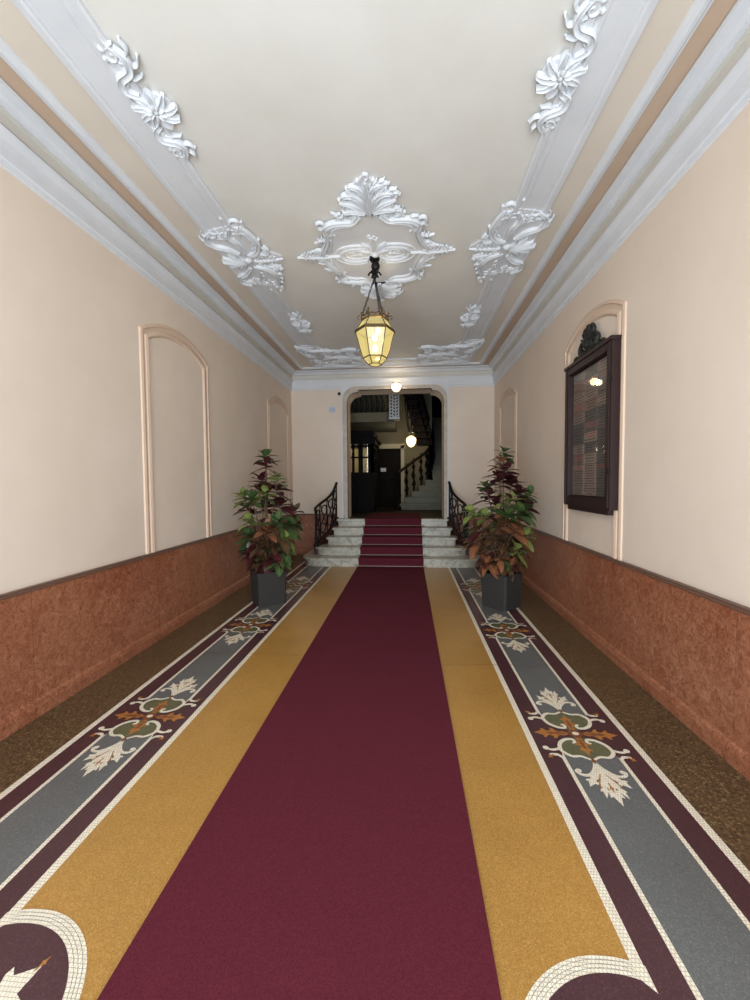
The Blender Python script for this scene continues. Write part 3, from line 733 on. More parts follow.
# curved cheeks under the railings
RP = [(-1.40, 7.55), (-1.37, 7.78), (-1.28, 8.02), (-1.20, 8.22), (-1.16, 8.44)]     # offsets from CX
RZT = [1.03, 1.09, 1.18, 1.30, 1.48]; RZB = [.32, .40, .52, .66, .80]
for sg in (1, -1):
    mb = MB(); c = crom([(CX - sg * a[0] * -1 if False else CX + sg * a[0], a[1], 0) for a in RP], 5); b_ = crom([(z, 0, 0) for z in RZB], 5)
    n = len(c); vs_ = []
    for i, p in enumerate(c):
        zt = b_[i].x - .02
        for dx in (-.04, .04):
            vs_ += [(p.x + dx, p.y, .0), (p.x + dx, p.y, zt)]
    fs = []
    for i in range(n - 1):
        a, b2 = i * 4, i * 4 + 4
        fs += [(a, a + 1, b2 + 1, b2), (a + 2, b2 + 2, b2 + 3, a + 3), (a + 1, a + 3, b2 + 3, b2 + 1)]
    fs += [(0, 2, 3, 1), ((n - 1) * 4, (n - 1) * 4 + 1, (n - 1) * 4 + 3, (n - 1) * 4 + 2)]
    mb.add(vs_, fs, CHEEK); mb.build('cheek', st, label='brown stone cheek with its shade in the colour')

# railings
def railing(sg, label):
    bx = CX + sg * RP[0][0]
    T = thing('stair_railing', label, 'railing', (bx, RP[0][1], .3), 'wrought iron railings beside the entrance steps')
    P = crom([(CX + sg * a, b, z) for (a, b), z in zip(RP, RZT)], 5); Q = crom([(CX + sg * a, b, z) for (a, b), z in zip(RP, RZB)], 5)
    h = MB(); s0 = P[0]
    pre = [s0 + Vector((0.0, -.03, -.09)), s0 + Vector((0, -.06, -.05)), s0 + Vector((0, -.05, -.01))]
    h.tube(pre + P, [.014, .018, .024] + [.026] * len(P), IRON, 10); h.ball(tuple(pre[0]), .022, IRON); h.ball(tuple(P[-1]), .03, IRON)
    h.build('handrail', T, smooth=.8)
    b = MB(); b.tube(Q, .012, IRON, 6); b.build('bottom_bar', T)
    nw = MB(); f = Q[0]
    nw.lathe([(.05, 0), (.05, .03), (.03, .05), (.022, .12), (.034, .16), (.024, .2), (.02, .5), (.03, .54), (.02, .58), (.018, .70)], (f.x, f.y, .30), IRON, 12)
    nw.build('newel_post', T, smooth=.7)
    n = len(P)
    def at(t, u):   # t along, u up
        i = min(int(t * (n - 1)), n - 2); g = t * (n - 1) - i
        p = P[i].lerp(P[i + 1], g); q = Q[i].lerp(Q[i + 1], g); return q.lerp(p, u)
    for t in (.25, .5, .75, 1.0):
        m = MB(); m.tube([at(t, 0), at(t, .5), at(t, 1)], .012, IRON, 6); m.build('baluster', T)
    for k in range(4):
        m = MB(); a, b2 = .25 * k + .03, .25 * k + .22; mid = (a + b2) / 2
        S_ = [(mid, .52), (b2, .62), (b2, .80), (mid, .88), (a + .03, .80), (a + .05, .68), (mid, .64)]
        m.tube(crom([at(*q) for q in S_], 4), .012, IRON, 6)
        S2 = [(mid, .48), (a, .40), (a, .20), (mid, .10), (b2 - .03, .18), (b2 - .05, .32), (mid, .36)]
        m.tube(crom([at(*q) for q in S2], 4), .012, IRON, 6)
        m.tube(crom([at(*q) for q in [(a, .96), (mid, .55), (b2, .3), (mid, .02)]], 4), .010, IRON, 6)
        for q in ((mid, .64), (mid, .36), (mid, .5)): m.ball(tuple(at(*q)), .018, IRON, 8)
        m.build('scrollwork', T, smooth=.8)
railing(1 if False else -1 * -1, 'black wrought iron railing left of the entrance steps')
railing(-1, 'black wrought iron railing right of the entrance steps, behind the right plant')

# ------------------------------------------------------------------ carpets
cl, cr = -0.903, 0.262
MB().box(cl, cr, FY - .05, SY - .012, 0.0045, 0.011, CARP).build('carpet_runner', label='long burgundy carpet runner down the middle of the terrazzo floor', cat='carpet')
sr = thing('stair_carpet', 'dark red carpet strip held by metal rods over the entrance steps', 'carpet', (CX, SY, 0))
mb = MB(); xl, xr = -0.885, 0.262; prof = []; e = .008
for k in range(5):
    y = SY + TR * k - e; z1 = RIS * (k + 1)
    prof += [(y, RIS * k + (.008 if k else .002)), (y, z1 - .05), (y - .035, z1 - .045), (y - .037, z1 + .002), (y - .03, z1 + e)]
prof += [(9.9, 5 * RIS + e)]
pb = []
for (y, z) in prof: pb += [(xl, y, z), (xr, y, z)]
mb.add(pb, [(2 * i, 2 * i + 1, 2 * i + 3, 2 * i + 2) for i in range(len(prof) - 1)], CARP)
o = mb.build('runner', sr, fix=False)
for k in range(5):
    r = MB(); y = SY + TR * k - .02; z = RIS * k + .018
    r.tube([(xl - .04, y, z), (xr + .04, y, z)], .007, BRASS, 8)
    for x in (xl - .04, xr + .04): r.ball((x, y, z), .013, BRASS, 8)
    r.build('stair_rod', sr)

# ------------------------------------------------------------------ ceiling lantern
def lantern():
    x, y = -0.332, 4.23
    T = thing('ceiling_lantern', 'hexagonal amber glass lantern hanging on chains from the ceiling medallion', 'lantern', (x, y, CZ))
    m = MB()
    m.lathe([(.012, -.075), (.04, -.07), (.055, -.05), (.05, -.03), (.03, -.01), (.02, 0)], (x, y, CZ), IRON, 14)
    m.ball((x + .01, y, CZ - .12), .045, IRON, 12, (1, 1, 1.2)); m.tube([(x, y, CZ - .15), (x, y, 3.60)], .012, IRON)
    m.build('ceiling_hook', T, smooth=.8)
    m = MB()
    for k in range(6):
        a = k * PI / 3; m.tube(crom([(x, y, 3.60), (x + .04 * math.cos(a), y + .04 * math.sin(a), 3.62), (x + .065 * math.cos(a), y + .065 * math.sin(a), 3.59)], 4), .009, IRON, 6)
    m.ball((x, y, 3.58), .026, IRON); m.build('leaf_hub', T, smooth=.8)
    def ring(r, z, off=0.12): return [Vector((x + r * math.cos(off + k * PI / 3), y + r * math.sin(off + k * PI / 3), z)) for k in range(6)]
    rc = ring(.135, 3.175)
    for k in (1, 3, 5):
        p0 = Vector((x, y, 3.57)); p1 = rc[k]; ch = MB(); nl = 16
        for i in range(nl):
            a, b = p0.lerp(p1, i / nl), p0.lerp(p1, (i + 1.15) / nl); d_ = (b - a); c_ = (a + b) / 2
            s_ = d_.orthogonal().normalized() * .009
            if i % 2: s_ = d_.cross(s_).normalized() * .009
            loop = [c_ + d_ * .5 * math.cos(t * PI / 4) + s_ * math.sin(t * PI / 4) for t in range(8)]
            ch.tube(loop, .0035, IRON, 5, closed=True)
        ch.build('chain', T)
    # crown gallery
    m = MB(); m.tube(rc, .006, BRONZE, 6, closed=True)
    r2 = ring(.135, 3.145); m.tube(r2, .008, BRONZE, 6, closed=True)
    for k in range(6):
        a = rc[k]; m.tube([r2[k], a, a + Vector((0, 0, .035))], .006, BRONZE, 6); m.ball(tuple(a + Vector((0, 0, .04))), .012, BRONZE, 8)
        b = rc[(k + 1) % 6]; md = (a + b) / 2
        m.tube(crom([r2[k], (a * .75 + b * .25) + Vector((0, 0, .012)), md + Vector((0, 0, -.01)), (a * .25 + b * .75) + Vector((0, 0, .012)), r2[(k + 1) % 6]], 3), .004, BRONZE, 5)
        o_ = (a - Vector((x, y, a.z))).normalized(); m.tube(crom([a, a + o_ * .03 + Vector((0, 0, .012)), a + o_ * .04 - Vector((0, 0, .01)), a + o_ * .022 - Vector((0, 0, .02))], 3), .005, BRONZE, 5)
    m.build('crown', T, smooth=.8)
    A, B, C_, E_ = ring(.128, 3.14), ring(.198, 3.03), ring(.120, 2.765), ring(.068, 2.70)
    m = MB()
    for L, r_ in ((A, .007), (B, .010), (C_, .007), (E_, .006)): m.tube(L, r_, BRONZE, 6, closed=True)
    for k in range(6):
        for p, q in ((A, B), (B, C_), (C_, E_)): m.tube([p[k], q[k]], .0055, BRONZE, 6)
    B2 = ring(.208, 3.012); B3 = ring(.205, 3.045)
    m.add(B2 + B3, [(k, (k + 1) % 6, 6 + (k + 1) % 6, 6 + k) for k in range(6)], BRONZE)
    m.build('frame', T)
    for nm, P_, Q_ in (('shoulder_glass', A, B), ('side_glass', B, C_), ('lower_glass', C_, E_)):
        g = MB(); g.add(P_ + Q_, [(k, (k + 1) % 6, 6 + (k + 1) % 6, 6 + k) for k in range(6)], AMBER); g.build(nm, T)
    g = MB(); g.add(E_, [tuple(range(6))], AMBER); g.build('bottom_glass', T)
    for dz in (2.97, 2.86):
        b = MB(); b.ball((x, y, dz), .026, BULB, 10, (1, 1, 1.4)); b.build('bulb', T, smooth=.9)
    b = MB(); b.tube([(x, y, 2.80), (x, y, 3.14)], .008, BRONZE, 6); b.build('lamp_stem', T)
    p = point('lantern_light', (x + .05, y - .06, 2.93), 9, (1.0, .80, .50), .04)
lantern()

# ------------------------------------------------------------------ directory board on the right wall
def board():
    X = XR; y0, y1, z0, z1 = 3.54, 4.53, 1.25, 2.67
    T = thing('directory_board', 'tall dark wooden glazed tenant directory board with carved crest on the right wall', 'notice board', (X, (y0 + y1) / 2, z0))
    m = MB(); m.box(X - .02, X, y0 + .03, y1 - .03, z0 + .03, z1 - .03, WOODD); m.build('back_panel', T)
    m = MB()
    for (a, b, c, d_) in ((y0, y1, z1 - .075, z1), (y0, y1, z0, z0 + .085), (y0, y0 + .085, z0 + .085, z1 - .075), (y1 - .085, y1, z0 + .085, z1 - .075)):
        m.box(X - .075, X - .002, a, b, c, d_, WOODD)
    for (a, b, c, d_) in ((y0 - .012, y1 + .012, z1 - .02, z1 + .01), (y0 + .085, y1 - .085, z1 - .09, z1 - .075), (y0 + .085, y1 - .085, z0 + .085, z0 + .10), (y0 + .06, y1 - .06, z0 - .045, z0)):
        m.box(X - .088 if c > 2 else X - .06, X - .002, a, b, c, d_, WOODD)
    for yy in (y0 + .02, y1 - .05): m.box(X - .085, X - .07, yy, yy + .03, z0 + .02, z1 - .03, WOODD)
    m.box(X - .09, X - .07, y0 - .008, y0 + .012, z1 - .36, z1 - .31, IRON); m.box(X - .09, X - .07, y0 - .008, y0 + .012, z0 + .3, z0 + .35, IRON)
    m.build('frame', T)
    rnd = random.Random(3); a0, a1, b0, b1 = y0 + .09, y1 - .09, z0 + .105, z1 - .095; cw = (a1 - a0) / 3
    cols = [(128, 112, 104), (138, 116, 108), (112, 98, 94), (142, 126, 112), (96, 90, 86), (134, 108, 98)]
    PM = [mat('plate_paper_%s' % n_, c, .6) for n_, c in zip('abcdef', cols)]
    TX = [mat('plate_text_dark', (62, 54, 52), .7), mat('plate_text_red', (158, 62, 54), .7)]
    nrow = 12; rh = (b1 - b0) / nrow
    for c in range(3):
        r = 0
        while r < nrow:
            span = 1
            if c == 0 and r in (7, 9): span = 2 if r == 7 else 3
            if c > 0 and r == 9: span = 3
            ya, yb = a0 + cw * c + .004, a0 + cw * (c + 1) - .004
            zt = b1 - rh * r - .003; zb = b1 - rh * (r + span) + .003
            p = MB(); pm = PM[rnd.randrange(6)]; p.box(X - .026, X - .02, ya, yb, zb, zt, pm)
            nl = 3 if span == 1 else 4 * span
            tx = TX[1] if rnd.random() < .22 else TX[0]
            for i in range(nl):
                zz = zt - (zt - zb) * (i + .7) / (nl + .5); ll = rnd.uniform(.5, .9) * (yb - ya) / 2; yc = (ya + yb) / 2
                # short word-like dashes
                q = yc - ll
                while q < yc + ll:
                    wd = rnd.uniform(.014, .04); p.box(X - .0272, X - .026, q, min(q + wd, yc + ll), zz - .004, zz + .004, tx if i < 2 else TX[0]); q += wd + .008
            p.build('name_plate', T); r += span
    g = MB(); g.add([(X - .046, a0 - .01, b0 - .01), (X - .046, a1 + .01, b0 - .01), (X - .046, a1 + .01, b1 + .01), (X - .046, a0 - .01, b1 + .01)], [(0, 1, 2, 3)], GLASS); g.build('glass_pane', T)
    # carved crest
    m = MB(); yc = (y0 + y1) / 2; zc = z1 + .01; Xc = X - .05
    def cs(pts, w0, w1): m.tube(crom([(Xc + dx, yc + a, zc + b) for a, b, dx in pts], 4), [w0 + (w1 - w0) * i / ((len(pts) - 1) * 4) for i in range((len(pts) - 1) * 4 + 1)], CARVE, 7)
    m.ball((Xc, yc, zc + .10), .075, CARVE, 12, (.4, 1, 1.1)); m.ball((Xc - .03, yc, zc + .10), .045, CARVE, 10, (.5, 1, 1.2))
    for sg in (1, -1):
        cs([(sg * .03, .02, 0), (sg * .12, .03, -.01), (sg * .19, .10, 0), (sg * .13, .15, 0), (sg * .08, .11, -.01)], .028, .014)
        cs([(sg * .10, .0, 0), (sg * .20, .02, 0), (sg * .28, .04, 0), (sg * .31, .02, 0), (sg * .27, .015, 0)], .024, .014)
        cs([(sg * .04, .14, 0), (sg * .10, .20, 0), (sg * .07, .25, 0), (sg * .03, .21, -.01)], .024, .012)
        m.ball((Xc, yc + sg * .16, zc + .06), .035, CARVE, 8); m.ball((Xc, yc + sg * .24, zc + .025), .026, CARVE, 8)
        for i in range(5):
            a = .5 + i * .35; m.tube([(Xc - .01, yc + sg * .05 * math.cos(a), zc + .10 + .05 * math.sin(a)), (Xc - .02, yc + sg * .14 * math.cos(a), zc + .10 + .14 * math.sin(a))], [.018, .010], CARVE, 6)
    m.ball((Xc, yc, zc + .245), .03, CARVE, 8); m.box(X - .06, X - .01, yc - .15, yc + .15, zc, zc + .05, CARVE)
    m.build('carved_crest', T, smooth=.9)
board()

# ------------------------------------------------------------------ potted crotons
def leaf_geo(mb, base_, dirv, L, W_, m, droop, roll):
    d_ = dirv.normalized(); side = d_.cross(Vector((0, 0, 1)))
    if side.length < .1: side = Vector((1, 0, 0))
    side.normalize(); nrm = side.cross(d_).normalized()
    R_ = Matrix.Rotation(roll, 3, d_); side = R_ @ side; nrm = R_ @ nrm
    n = 7; vs_, uv, fs = [], [], []
    for i in range(n + 1):
        t = i / n; wv = W_ / 2 * (math.sin(PI * min(1, t ** .8 * .97 + .03)) ** .75) * (1.0 if t < .99 else .1)
        if t < .12: wv = W_ * .05
        c = base_ + d_ * L * t - Vector((0, 0, 1)) * droop * L * t * t
        fold = wv * .2
        vs_ += [c - side * wv + nrm * fold, c, c + side * wv + nrm * fold]; uv += [(0, t), (.5, t), (1, t)]
        if i < n:
            a = i * 3; fs += [(a, a + 1, a + 4, a + 3), (a + 1, a + 2, a + 5, a + 4)]
    mb.add(vs_, fs, m, uv)
def plant(cx, cy, rot, ros, label, seed):
    rnd = random.Random(seed)
    T = thing('potted_croton', label, 'potted plant', (cx, cy, 0), 'crotons in square charcoal pots')
    p = MB()
    def sq(h, z, r=.02):
        pts = []
        for k in range(4):
            for da in (-.3, .3):
                a = rot + PI / 4 + k * PI / 2
                c = Vector((math.cos(a), math.sin(a))) * h * 1.414
                t = Vector((-math.sin(a), math.cos(a))) * (1 if da > 0 else -1) * r * .7 - Vector((math.cos(a), math.sin(a))) * r * .7
                pts.append((cx + c.x + t.x, cy + c.y + t.y, z))
        return pts
    layers = [sq(.166, .0), sq(.180, .405), sq(.180, .41), sq(.163, .41), sq(.16, .33)]
    vs_ = sum(layers, []); fs = []
    for l in range(4):
        for k in range(8): fs.append((l * 8 + k, l * 8 + (k + 1) % 8, (l + 1) * 8 + (k + 1) % 8, (l + 1) * 8 + k))
    fs.append(tuple(range(8))); p.add(vs_, fs, POT); p.build('pot', T)
    s_ = MB(); s_.add(sq(.163, .375), [tuple(range(8))], SOIL); s_.build('soil', T)
    stem = MB(); fol = MB()
    for (dx, dy, z, kind, size) in ros:
        top = Vector((cx + dx, cy + dy, z)); root = Vector((cx + dx * .12 + rnd.uniform(-.03, .03), cy + dy * .12 + rnd.uniform(-.03, .03), .37))
        mid = root.lerp(top, .5) + Vector((-dx * .15, -dy * .15, .06))
        pts = crom([root, mid, top], 6); stem.tube(pts, [.011 - .007 * i / (len(pts) - 1) for i in range(len(pts))], STEM, 6)
        axis = (top - mid).normalized()
        axis = (axis + Vector((dx, dy, .35)) * .6).normalized()
        nl = rnd.randint(10, 12)
        for i in range(nl):
            a = i * 2.4 + rnd.uniform(-.2, .2); f = i / (nl - 1)
            el = -.15 + f * 1.0
            u = axis.orthogonal().normalized(); v = axis.cross(u)
            dr = (u * math.cos(a) + v * math.sin(a)) * math.cos(el) + axis * math.sin(el)
            b = top - axis * (1 - f) * .09
            kk = kind
            if rnd.random() < .15: kk = rnd.choice([0, 4, 1])
            L = size * 1.22 * rnd.uniform(.8, 1.1) * (1 - .3 * f)
            leaf_geo(fol, b, dr, L, L * rnd.uniform(.48, .62), LEAF[kk], rnd.uniform(.08, .32), rnd.uniform(-.3, .3))
    stem.build('stem', T, smooth=.8); fol.build('foliage', T, smooth=1.5, fix=False)
def px2(pxs, cx, ylist=4.95):
    out = []
    rnd = random.Random(5)
    return out
BU, GR, LI, OR, BZ = 0, 1, 2, 3, 4
ros_l = [(-.01, .0, 1.86, GR, .17), (0, .02, 1.76, BU, .19), (-.06, -.02, 1.56, BU, .19), (.15, -.02, 1.58, LI, .16), (.12, .08, 1.45, BU, .20), (-.12, .05, 1.44, BZ, .20),
         (-.29, -.06, 1.36, LI, .18), (-.14, -.15, 1.32, GR, .19), (.02, -.1, 1.38, LI, .17), (-.26, .02, 1.20, BU, .20), (-.04, .1, 1.22, BU, .22), (.20, .02, 1.26, BU, .22),
         (.34, .06, 1.14, BZ, .19), (-.19, -.16, 1.06, LI, .18), (.19, -.14, 1.05, GR, .21), (.36, -.05, .98, GR, .19), (.06, -.15, .96, OR, .19), (-.08, .12, .98, BU, .22),
         (.28, -.10, .84, LI, .18), (-.26, -.02, .86, GR, .19), (-.02, -.2, .76, BZ, .18), (.14, -.16, .72, BZ, .18), (.24, .0, .68, GR, .19), (-.22, -.06, .66, BU, .19), (.0, .16, .72, BZ, .2),
         (.05, -.12, .56, BU, .16), (-.12, -.1, .54, BZ, .16), (.22, -.1, .54, GR, .17)]
ros_r = [(.02, .0, 1.86, GR, .16), (-.02, -.02, 1.74, OR, .15), (.02, .02, 1.66, BU, .21), (-.03, .0, 1.54, BU, .21), (.12, .03, 1.50, BU, .20), (-.20, .0, 1.46, GR, .15), (-.16, .04, 1.36, BU, .21),
         (.22, .05, 1.38, BU, .20), (.33, -.02, 1.36, GR, .15), (.06, -.16, 1.30, LI, .19), (-.06, .1, 1.26, BU, .22), (.26, .04, 1.22, BU, .21), (-.38, -.02, 1.14, LI, .18), (-.24, -.12, 1.12, LI, .17),
         (.02, -.18, 1.12, GR, .22), (.2, -.12, 1.16, GR, .20), (-.08, -.14, 1.02, OR, .17), (.12, -.17, .96, OR, .19), (-.30, -.04, .94, BZ, .20), (-.16, -.14, .88, BZ, .20), (.27, -.1, .88, LI, .18),
         (-.36, .02, .80, OR, .18), (.0, -.16, .80, BZ, .21), (.16, -.14, .72, LI, .18), (.22, .05, .76, BU, .2), (-.2, .1, .72, BZ, .2), (-.06, -.17, .62, OR, .16), (-.22, -.1, .54, OR, .16), (.10, -.15, .52, OR, .16),
         (.2, -.02, .56, BZ, .17), (-.05, .1, .56, BU, .18)]
plant(-1.76, 4.98, math.radians(38), ros_l, 'croton with mixed burgundy and green leaves in charcoal pot by the left wall', 11)
plant(1.11, 4.985, math.radians(43), ros_r, 'croton with mixed burgundy and orange leaves in charcoal pot by the right wall', 23)

# ------------------------------------------------------------------ small wall items beside the doorway
m = MB()
m.tube([(-1.42, D - .001, 3.335), (-1.42, D - .03, 3.335)], [.035, .028], BLACKP, 14); m.ball((-1.42, D - .032, 3.335), .018, BLACKP)
m.build('wall_sensor', label='small round black sensor high on the far wall left of the doorway', cat='sensor', smooth=.6)
pn = MB(); pn.box(-1.645, -1.50, D - .004, D - .0005, 2.955, 3.065, PAPER)
for i in range(5):
    zz = 3.045 - i * .018
    x = -1.63
    while x < -1.52:
        wd = random.uniform(.008, .025); pn.box(x, min(x + wd, -1.515), D - .0048, D - .004, zz - .003, zz + .003, INK); x += wd + .006
pn.build('wall_notice', label='small pale paper notice with blue print on the far wall below the sensor', cat='notice')
# dome lamp on the door lintel
T = thing('dome_lamp', 'glowing round dome lamp at the top centre of the doorway', 'lamp', (-0.235, D - .10, 3.42))
m = MB(); m.tube([(-.235, D - .10, 3.42), (-.235, D - .125, 3.42)], .105, BRASS, 20); m.build('base_ring', T)
m = MB(); m.ball((-.235, D - .125, 3.42), .092, BULB, 16, (1, .75, .8)); m.build('dome', T, smooth=.9)
point('dome_lamp_light', (-.235, D - .3, 3.36), 2.5, (1, .84, .6), .06)

# ------------------------------------------------------------------ stair hall beyond the doorway
LZ = 0.75; HY = 12.6
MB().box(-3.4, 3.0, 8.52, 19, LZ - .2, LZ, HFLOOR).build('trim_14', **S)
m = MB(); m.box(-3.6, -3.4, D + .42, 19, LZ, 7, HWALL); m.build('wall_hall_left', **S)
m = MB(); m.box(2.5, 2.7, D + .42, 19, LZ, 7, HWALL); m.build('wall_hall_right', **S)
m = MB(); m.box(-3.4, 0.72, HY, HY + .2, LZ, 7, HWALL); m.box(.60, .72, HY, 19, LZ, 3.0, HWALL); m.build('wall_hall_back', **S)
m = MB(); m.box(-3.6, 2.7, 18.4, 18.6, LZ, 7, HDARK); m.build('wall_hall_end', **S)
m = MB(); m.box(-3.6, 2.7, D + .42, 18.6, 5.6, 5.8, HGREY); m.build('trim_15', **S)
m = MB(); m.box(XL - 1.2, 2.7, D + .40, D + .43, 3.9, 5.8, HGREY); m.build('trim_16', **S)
# mezzanine slab and fascia
m = MB(); m.box(-3.4, -0.35, 10.4, HY, 3.02, 3.24, HGREY); m.box(-3.4, -.55, 10.36, 10.40, 3.02, 3.25, HWALL)
m.prism([(-.55, 10.36, 3.02), (-.55, 10.36, 3.25), (-.2, 10.7, 3.3), (-.2, 10.7, 3.1)], (0, .1, 0), HWALL); m.build('trim_17', **S)
T = thing('mezzanine_railing', 'black ironwork railing along the mezzanine edge beyond the doorway', 'railing', (-1.9, 10.45, 3.25))
m = MB(); m.tube([(-3.3, 10.42, 4.1), (-.45, 10.42, 4.1)], .03, IRON); m.build('handrail', T)
for i in range(12):
    x = -2.0 + i * .135; m = MB()
    m.tube([(x, 10.42, 3.25), (x, 10.42, 4.1)], .01, IRON, 6)
    m.tube(crom([(x, 10.42, 3.3), (x + .06, 10.42, 3.42), (x, 10.42, 3.6), (x - .06, 10.42, 3.75), (x, 10.42, 3.95)], 3), .009, IRON, 6); m.build('baluster', T)
# pale pierced panel lit by the lamp
PP = MB()
for i in range(4): PP.box(-.47 + i * .075, -.445 + i * .075, 10.385, 10.415, 3.12, 3.78, WHITE)
for i in range(8): PP.tube(crom([(-.46, 10.39, 3.15 + i * .08), (-.40, 10.39, 3.19 + i * .08), (-.32, 10.39, 3.14 + i * .08), (-.23, 10.39, 3.19 + i * .08)], 3), .014, WHITE, 6)
PP.box(-.48, -.21, 10.385, 10.415, 3.75, 3.8, WHITE); PP.box(-.48, -.21, 10.385, 10.415, 3.08, 3.13, WHITE)
PP.build('pierced_panel', T, label='pale pierced panel lit by the lamp')

# back door of the hall
DFR = mat('door_frame_paint', (168, 158, 134), .6)
T = bpy.data.objects.new('door_1', None); C.objects.link(T); T.location = (-.62, HY, LZ); T['kind'] = 'structure'
m = MB()
for (a, b, c, d_) in ((-1.06, -.96, LZ, 2.62), (-.22, -.12, LZ, 2.62), (-1.10, -.08, 2.52, 2.66)): m.box(a, b, HY - .06, HY, c, d_, DFR)
m.build('door_frame', T)
m = MB(); m.box(-.96, -.22, HY - .03, HY - .002, LZ, 2.52, HDARK)
for (a, b) in ((-.90, -.62), (-.56, -.28)):
    for (c, d_) in ((.90, 1.45), (1.55, 2.40)): m.box(a, b, HY - .045, HY - .03, c, d_, HDARK)
m.build('door_leaf', T)
m = MB(); m.box(-.84, -.68, HY - .052, HY - .046, 1.82, 1.93, PAPER); m.build('door_sign', label='pale paper sign stuck on the dark door beyond the doorway', cat='sign')

# lift cabin, dark glazed woodwork on the left
T = thing('lift_cabin', 'dark wooden lift cabin with glazed panels left inside the stair hall', 'lift', (-1.9, 10.8, LZ))
def lift(T):
    x0, x1, y0, y1 = -2.6, -0.86, 10.2, 11.6
    m = MB(); m.box(x0, x1, y0, y1, LZ, LZ + 1.0, HDARK)
    for a in (0.10, .78): m.box(x1, x1 + .02, y0 + a, y0 + a + .54, LZ + .15, LZ + .85, HDARK)
    for a in (-2.5, -2.05, -1.62, -1.24): m.box(a, a + .34, y0 - .02, y0, LZ + .15, LZ + .85, HDARK)
    m.build('lower_panel', T)
    m = MB()
    for yy in (y0, y0 + .45, y0 + .9, y1 - .07): m.box(x1 - .07, x1, yy, yy + .07, LZ + 1.0, 2.45, HDARK)
    for xx, ww in ((x0, .06), (-2.14, .08), (-1.70, .08), (-1.40, .06), (-1.24, .11), (-1.00, .14)): m.box(xx, xx + ww, y0, y0 + .06, LZ + 1.0, 2.45, HDARK)
    for zz in (2.1, 2.38): m.box(x1 - .05, x1, y0, y1, zz, zz + .04, HDARK); m.box(x0, x1, y0, y0 + .05, zz, zz + .04, HDARK)
    m.build('mullion', T)
    m = MB(); m.box(x0 - .05, x1 + .05, y0 - .05, y1 + .05, 2.45, 2.55, HDARK); m.box(x0 - .1, x1 + .10, y0 - .1, y1 + .1, 2.55, 2.62, HDARK); m.box(x0 - .02, x1 + .02, y0 - .02, y1, 2.62, 2.78, HDARK); m.build('cornice', T)
    m = MB(); m.box(x0 + .1, x1 - .02, y0 + .02, y0 + .026, LZ + 1.0, 2.45, GLASS); m.box(x1 - .03, x1 - .024, y0 + .05, y1, LZ + 1.0, 2.45, GLASS); m.build('glass_pane', T)
    m = MB(); m.box(x0 + .02, x1 - .05, y1 - .05, y1 - .03, LZ + 1.0, 2.45, mat('lift_lining', (214, 196, 140), .6)); m.box(x0 + .02, x0 + .05, y0 + .05, y1, LZ + 1.0, 2.45, mat('lift_lining_b', (214, 196, 140), .6)); m.build('lining', T)
lift(T)
point('lift_light', (-1.5, 10.9, 2.3), 5, (1, .85, .55), .1)

# staircase going up on the right
T = thing('hall_staircase', 'grey stone staircase climbing away on the right of the stair hall', 'staircase', (1.5, 10.9, LZ))
lefts = [-.30, -.10, .10, .32, .50, .60, .68, .74] + [.76] * 20
NS = 21
for k in range(NS):
    y = 11.0 + k * .30; zt = LZ + .16 * (k + 1); xl_ = lefts[k]; m = MB()
    if y >= HY - .3: xl_ = max(xl_, .74)
    yb = y + .34
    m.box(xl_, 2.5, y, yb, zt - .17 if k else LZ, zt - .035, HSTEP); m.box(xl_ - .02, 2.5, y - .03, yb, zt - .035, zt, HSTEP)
    m.build('step', T)
T = thing('hall_balustrade', 'dark iron balustrade along the left side of the climbing hall staircase', 'railing', (0, 10.9, LZ))
path = [(lefts[k] + .05, 11.05 + k * .30, LZ + .16 * (k + 1)) for k in range(15)]
m = MB(); m.tube(crom([(a, b, c + .85) for a, b, c in path], 3), .04, HDARK, 8); m.build('handrail', T, smooth=.8)
for (a, b, c) in path:
    m = MB(); m.tube([(a, b, c), (a, b, c + .85)], .022, HDARK, 6)
    for q in (.2, .45, .7): m.ball((a, b + .08, c + q), .055, HDARK, 8)
    m.tube([(a + .03, b + .15, c + .05), (a, b + .15, c + .95)], .018, HDARK, 6)
    m.tube(crom([(a, b, c + .08), (a + .05, b + .05, c + .25), (a - .05, b + .15, c + .45), (a + .03, b + .12, c + .65), (a, b, c + .8)], 3), .016, HDARK, 6)
    m.tube(crom([(a + .02, b + .2, c + .1), (a, b + .1, c + .3), (a, b + .2, c + .5), (a, b + .15, c + .75)], 3), .016, HDARK, 6); m.build('baluster', T)
m = MB(); m.lathe([(.09, 0), (.09, .08), (.05, .12), (.04, .9), (.07, .95), (.07, 1.0), (.02, 1.08)], (lefts[0] + .02, 10.95, LZ), HDARK, 12); m.build('newel_post', T, smooth=.6)
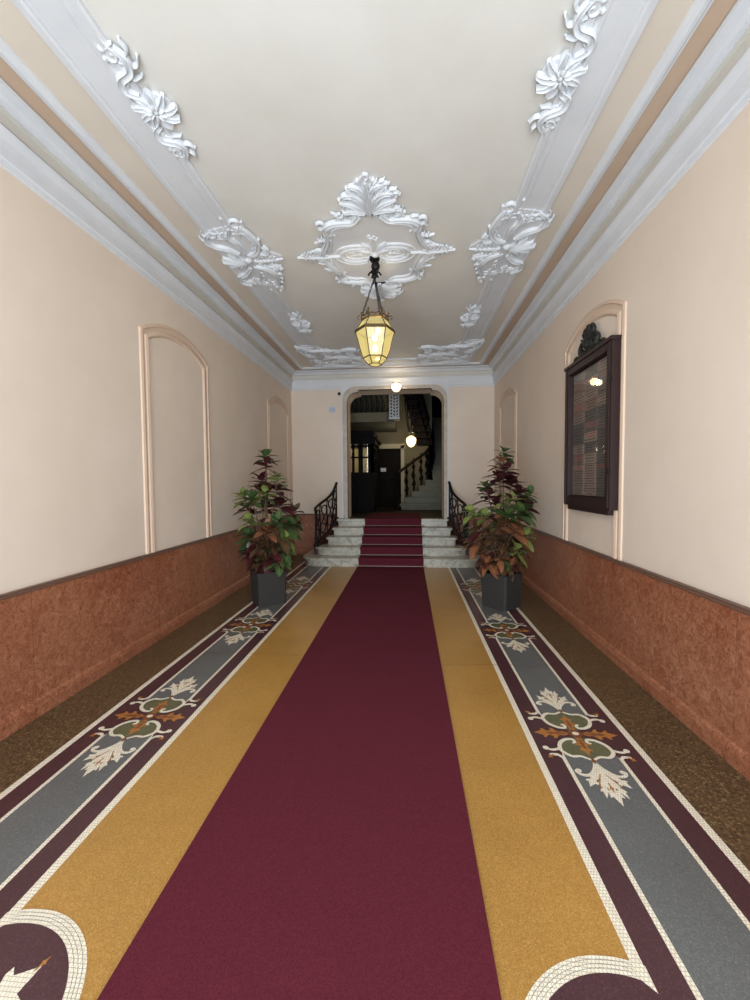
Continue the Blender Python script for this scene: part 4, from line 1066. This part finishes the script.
# upper flight crossing above, seen from below
T = thing('upper_flight', 'dark upper stair flight crossing above behind the hall lantern', 'staircase', (.4, 11.6, 2.6))
for k in range(10):
    t = k / 9; x = .56 - .50 * t; y = 12.3 - 1.6 * t; z = 2.75 + 1.55 * t; m = MB()
    m.box(x - .30, x + .14, y - .12, y + .18, z - .16, z, HDARK); m.build('step', T)
m = MB(); m.tube([(.60, 12.2, 3.3), (.0, 10.35, 5.0)], .04, HDARK)
m.add([(.64, 12.25, 2.55), (.64, 12.25, 2.9), (.02, 10.35, 4.5), (.02, 10.35, 4.1)], [(0, 1, 2, 3)], HDARK); m.build('stringer', T)
for k in range(10):
    t = k / 9; x = .62 - .6 * t; y = 12.2 - 1.85 * t; z = 2.8 + 1.55 * t; m = MB(); m.tube(crom([(x, y, z), (x + .05, y, z + .2), (x - .05, y, z + .4), (x, y, z + .6)], 3), .016, HDARK, 6); m.build('baluster', T)
# hall lantern
T = thing('hall_lantern', 'tall iron hanging lantern with glowing globe in front of the hall stairs', 'lantern', (.09, 10.9, 3.9))
x, y = .08, 10.9
m = MB()
for r_, z in ((.13, 3.72), (.15, 3.60), (.12, 3.2), (.06, 2.9)): m.tube([(x + r_ * math.cos(a * PI / 6), y + r_ * math.sin(a * PI / 6), z) for a in range(12)], .012, IRON, 6, closed=True)
for k in range(8):
    a = k * PI / 4; f = lambda r_, z: (x + r_ * math.cos(a), y + r_ * math.sin(a), z)
    m.tube(crom([f(.05, 3.9), f(.14, 3.75), f(.16, 3.55), f(.12, 3.2), f(.10, 3.0), f(.05, 2.8)], 3), .012, IRON, 6)
m.build('cage', T, smooth=.8)
m = MB(); m.tube([(x, y, 2.75), (x, y, 5.6)], .012, IRON, 6); m.build('hanging_rod', T)
m = MB(); m.lathe([(.03, .16), (.07, .14), (.08, .10), (.03, .08)], (x, y, 2.63), IRON, 12); m.build('cap', T)
m = MB(); m.lathe([(.02, -.16), (.08, -.12), (.12, -.04), (.13, .03), (.10, .09), (.05, .11)], (x, y, 2.58), GLOBE, 18); m.build('globe', T, smooth=1)
point('hall_lantern_light', (x - .02, y + .35, 2.6), 22, (1, .80, .46), .1)
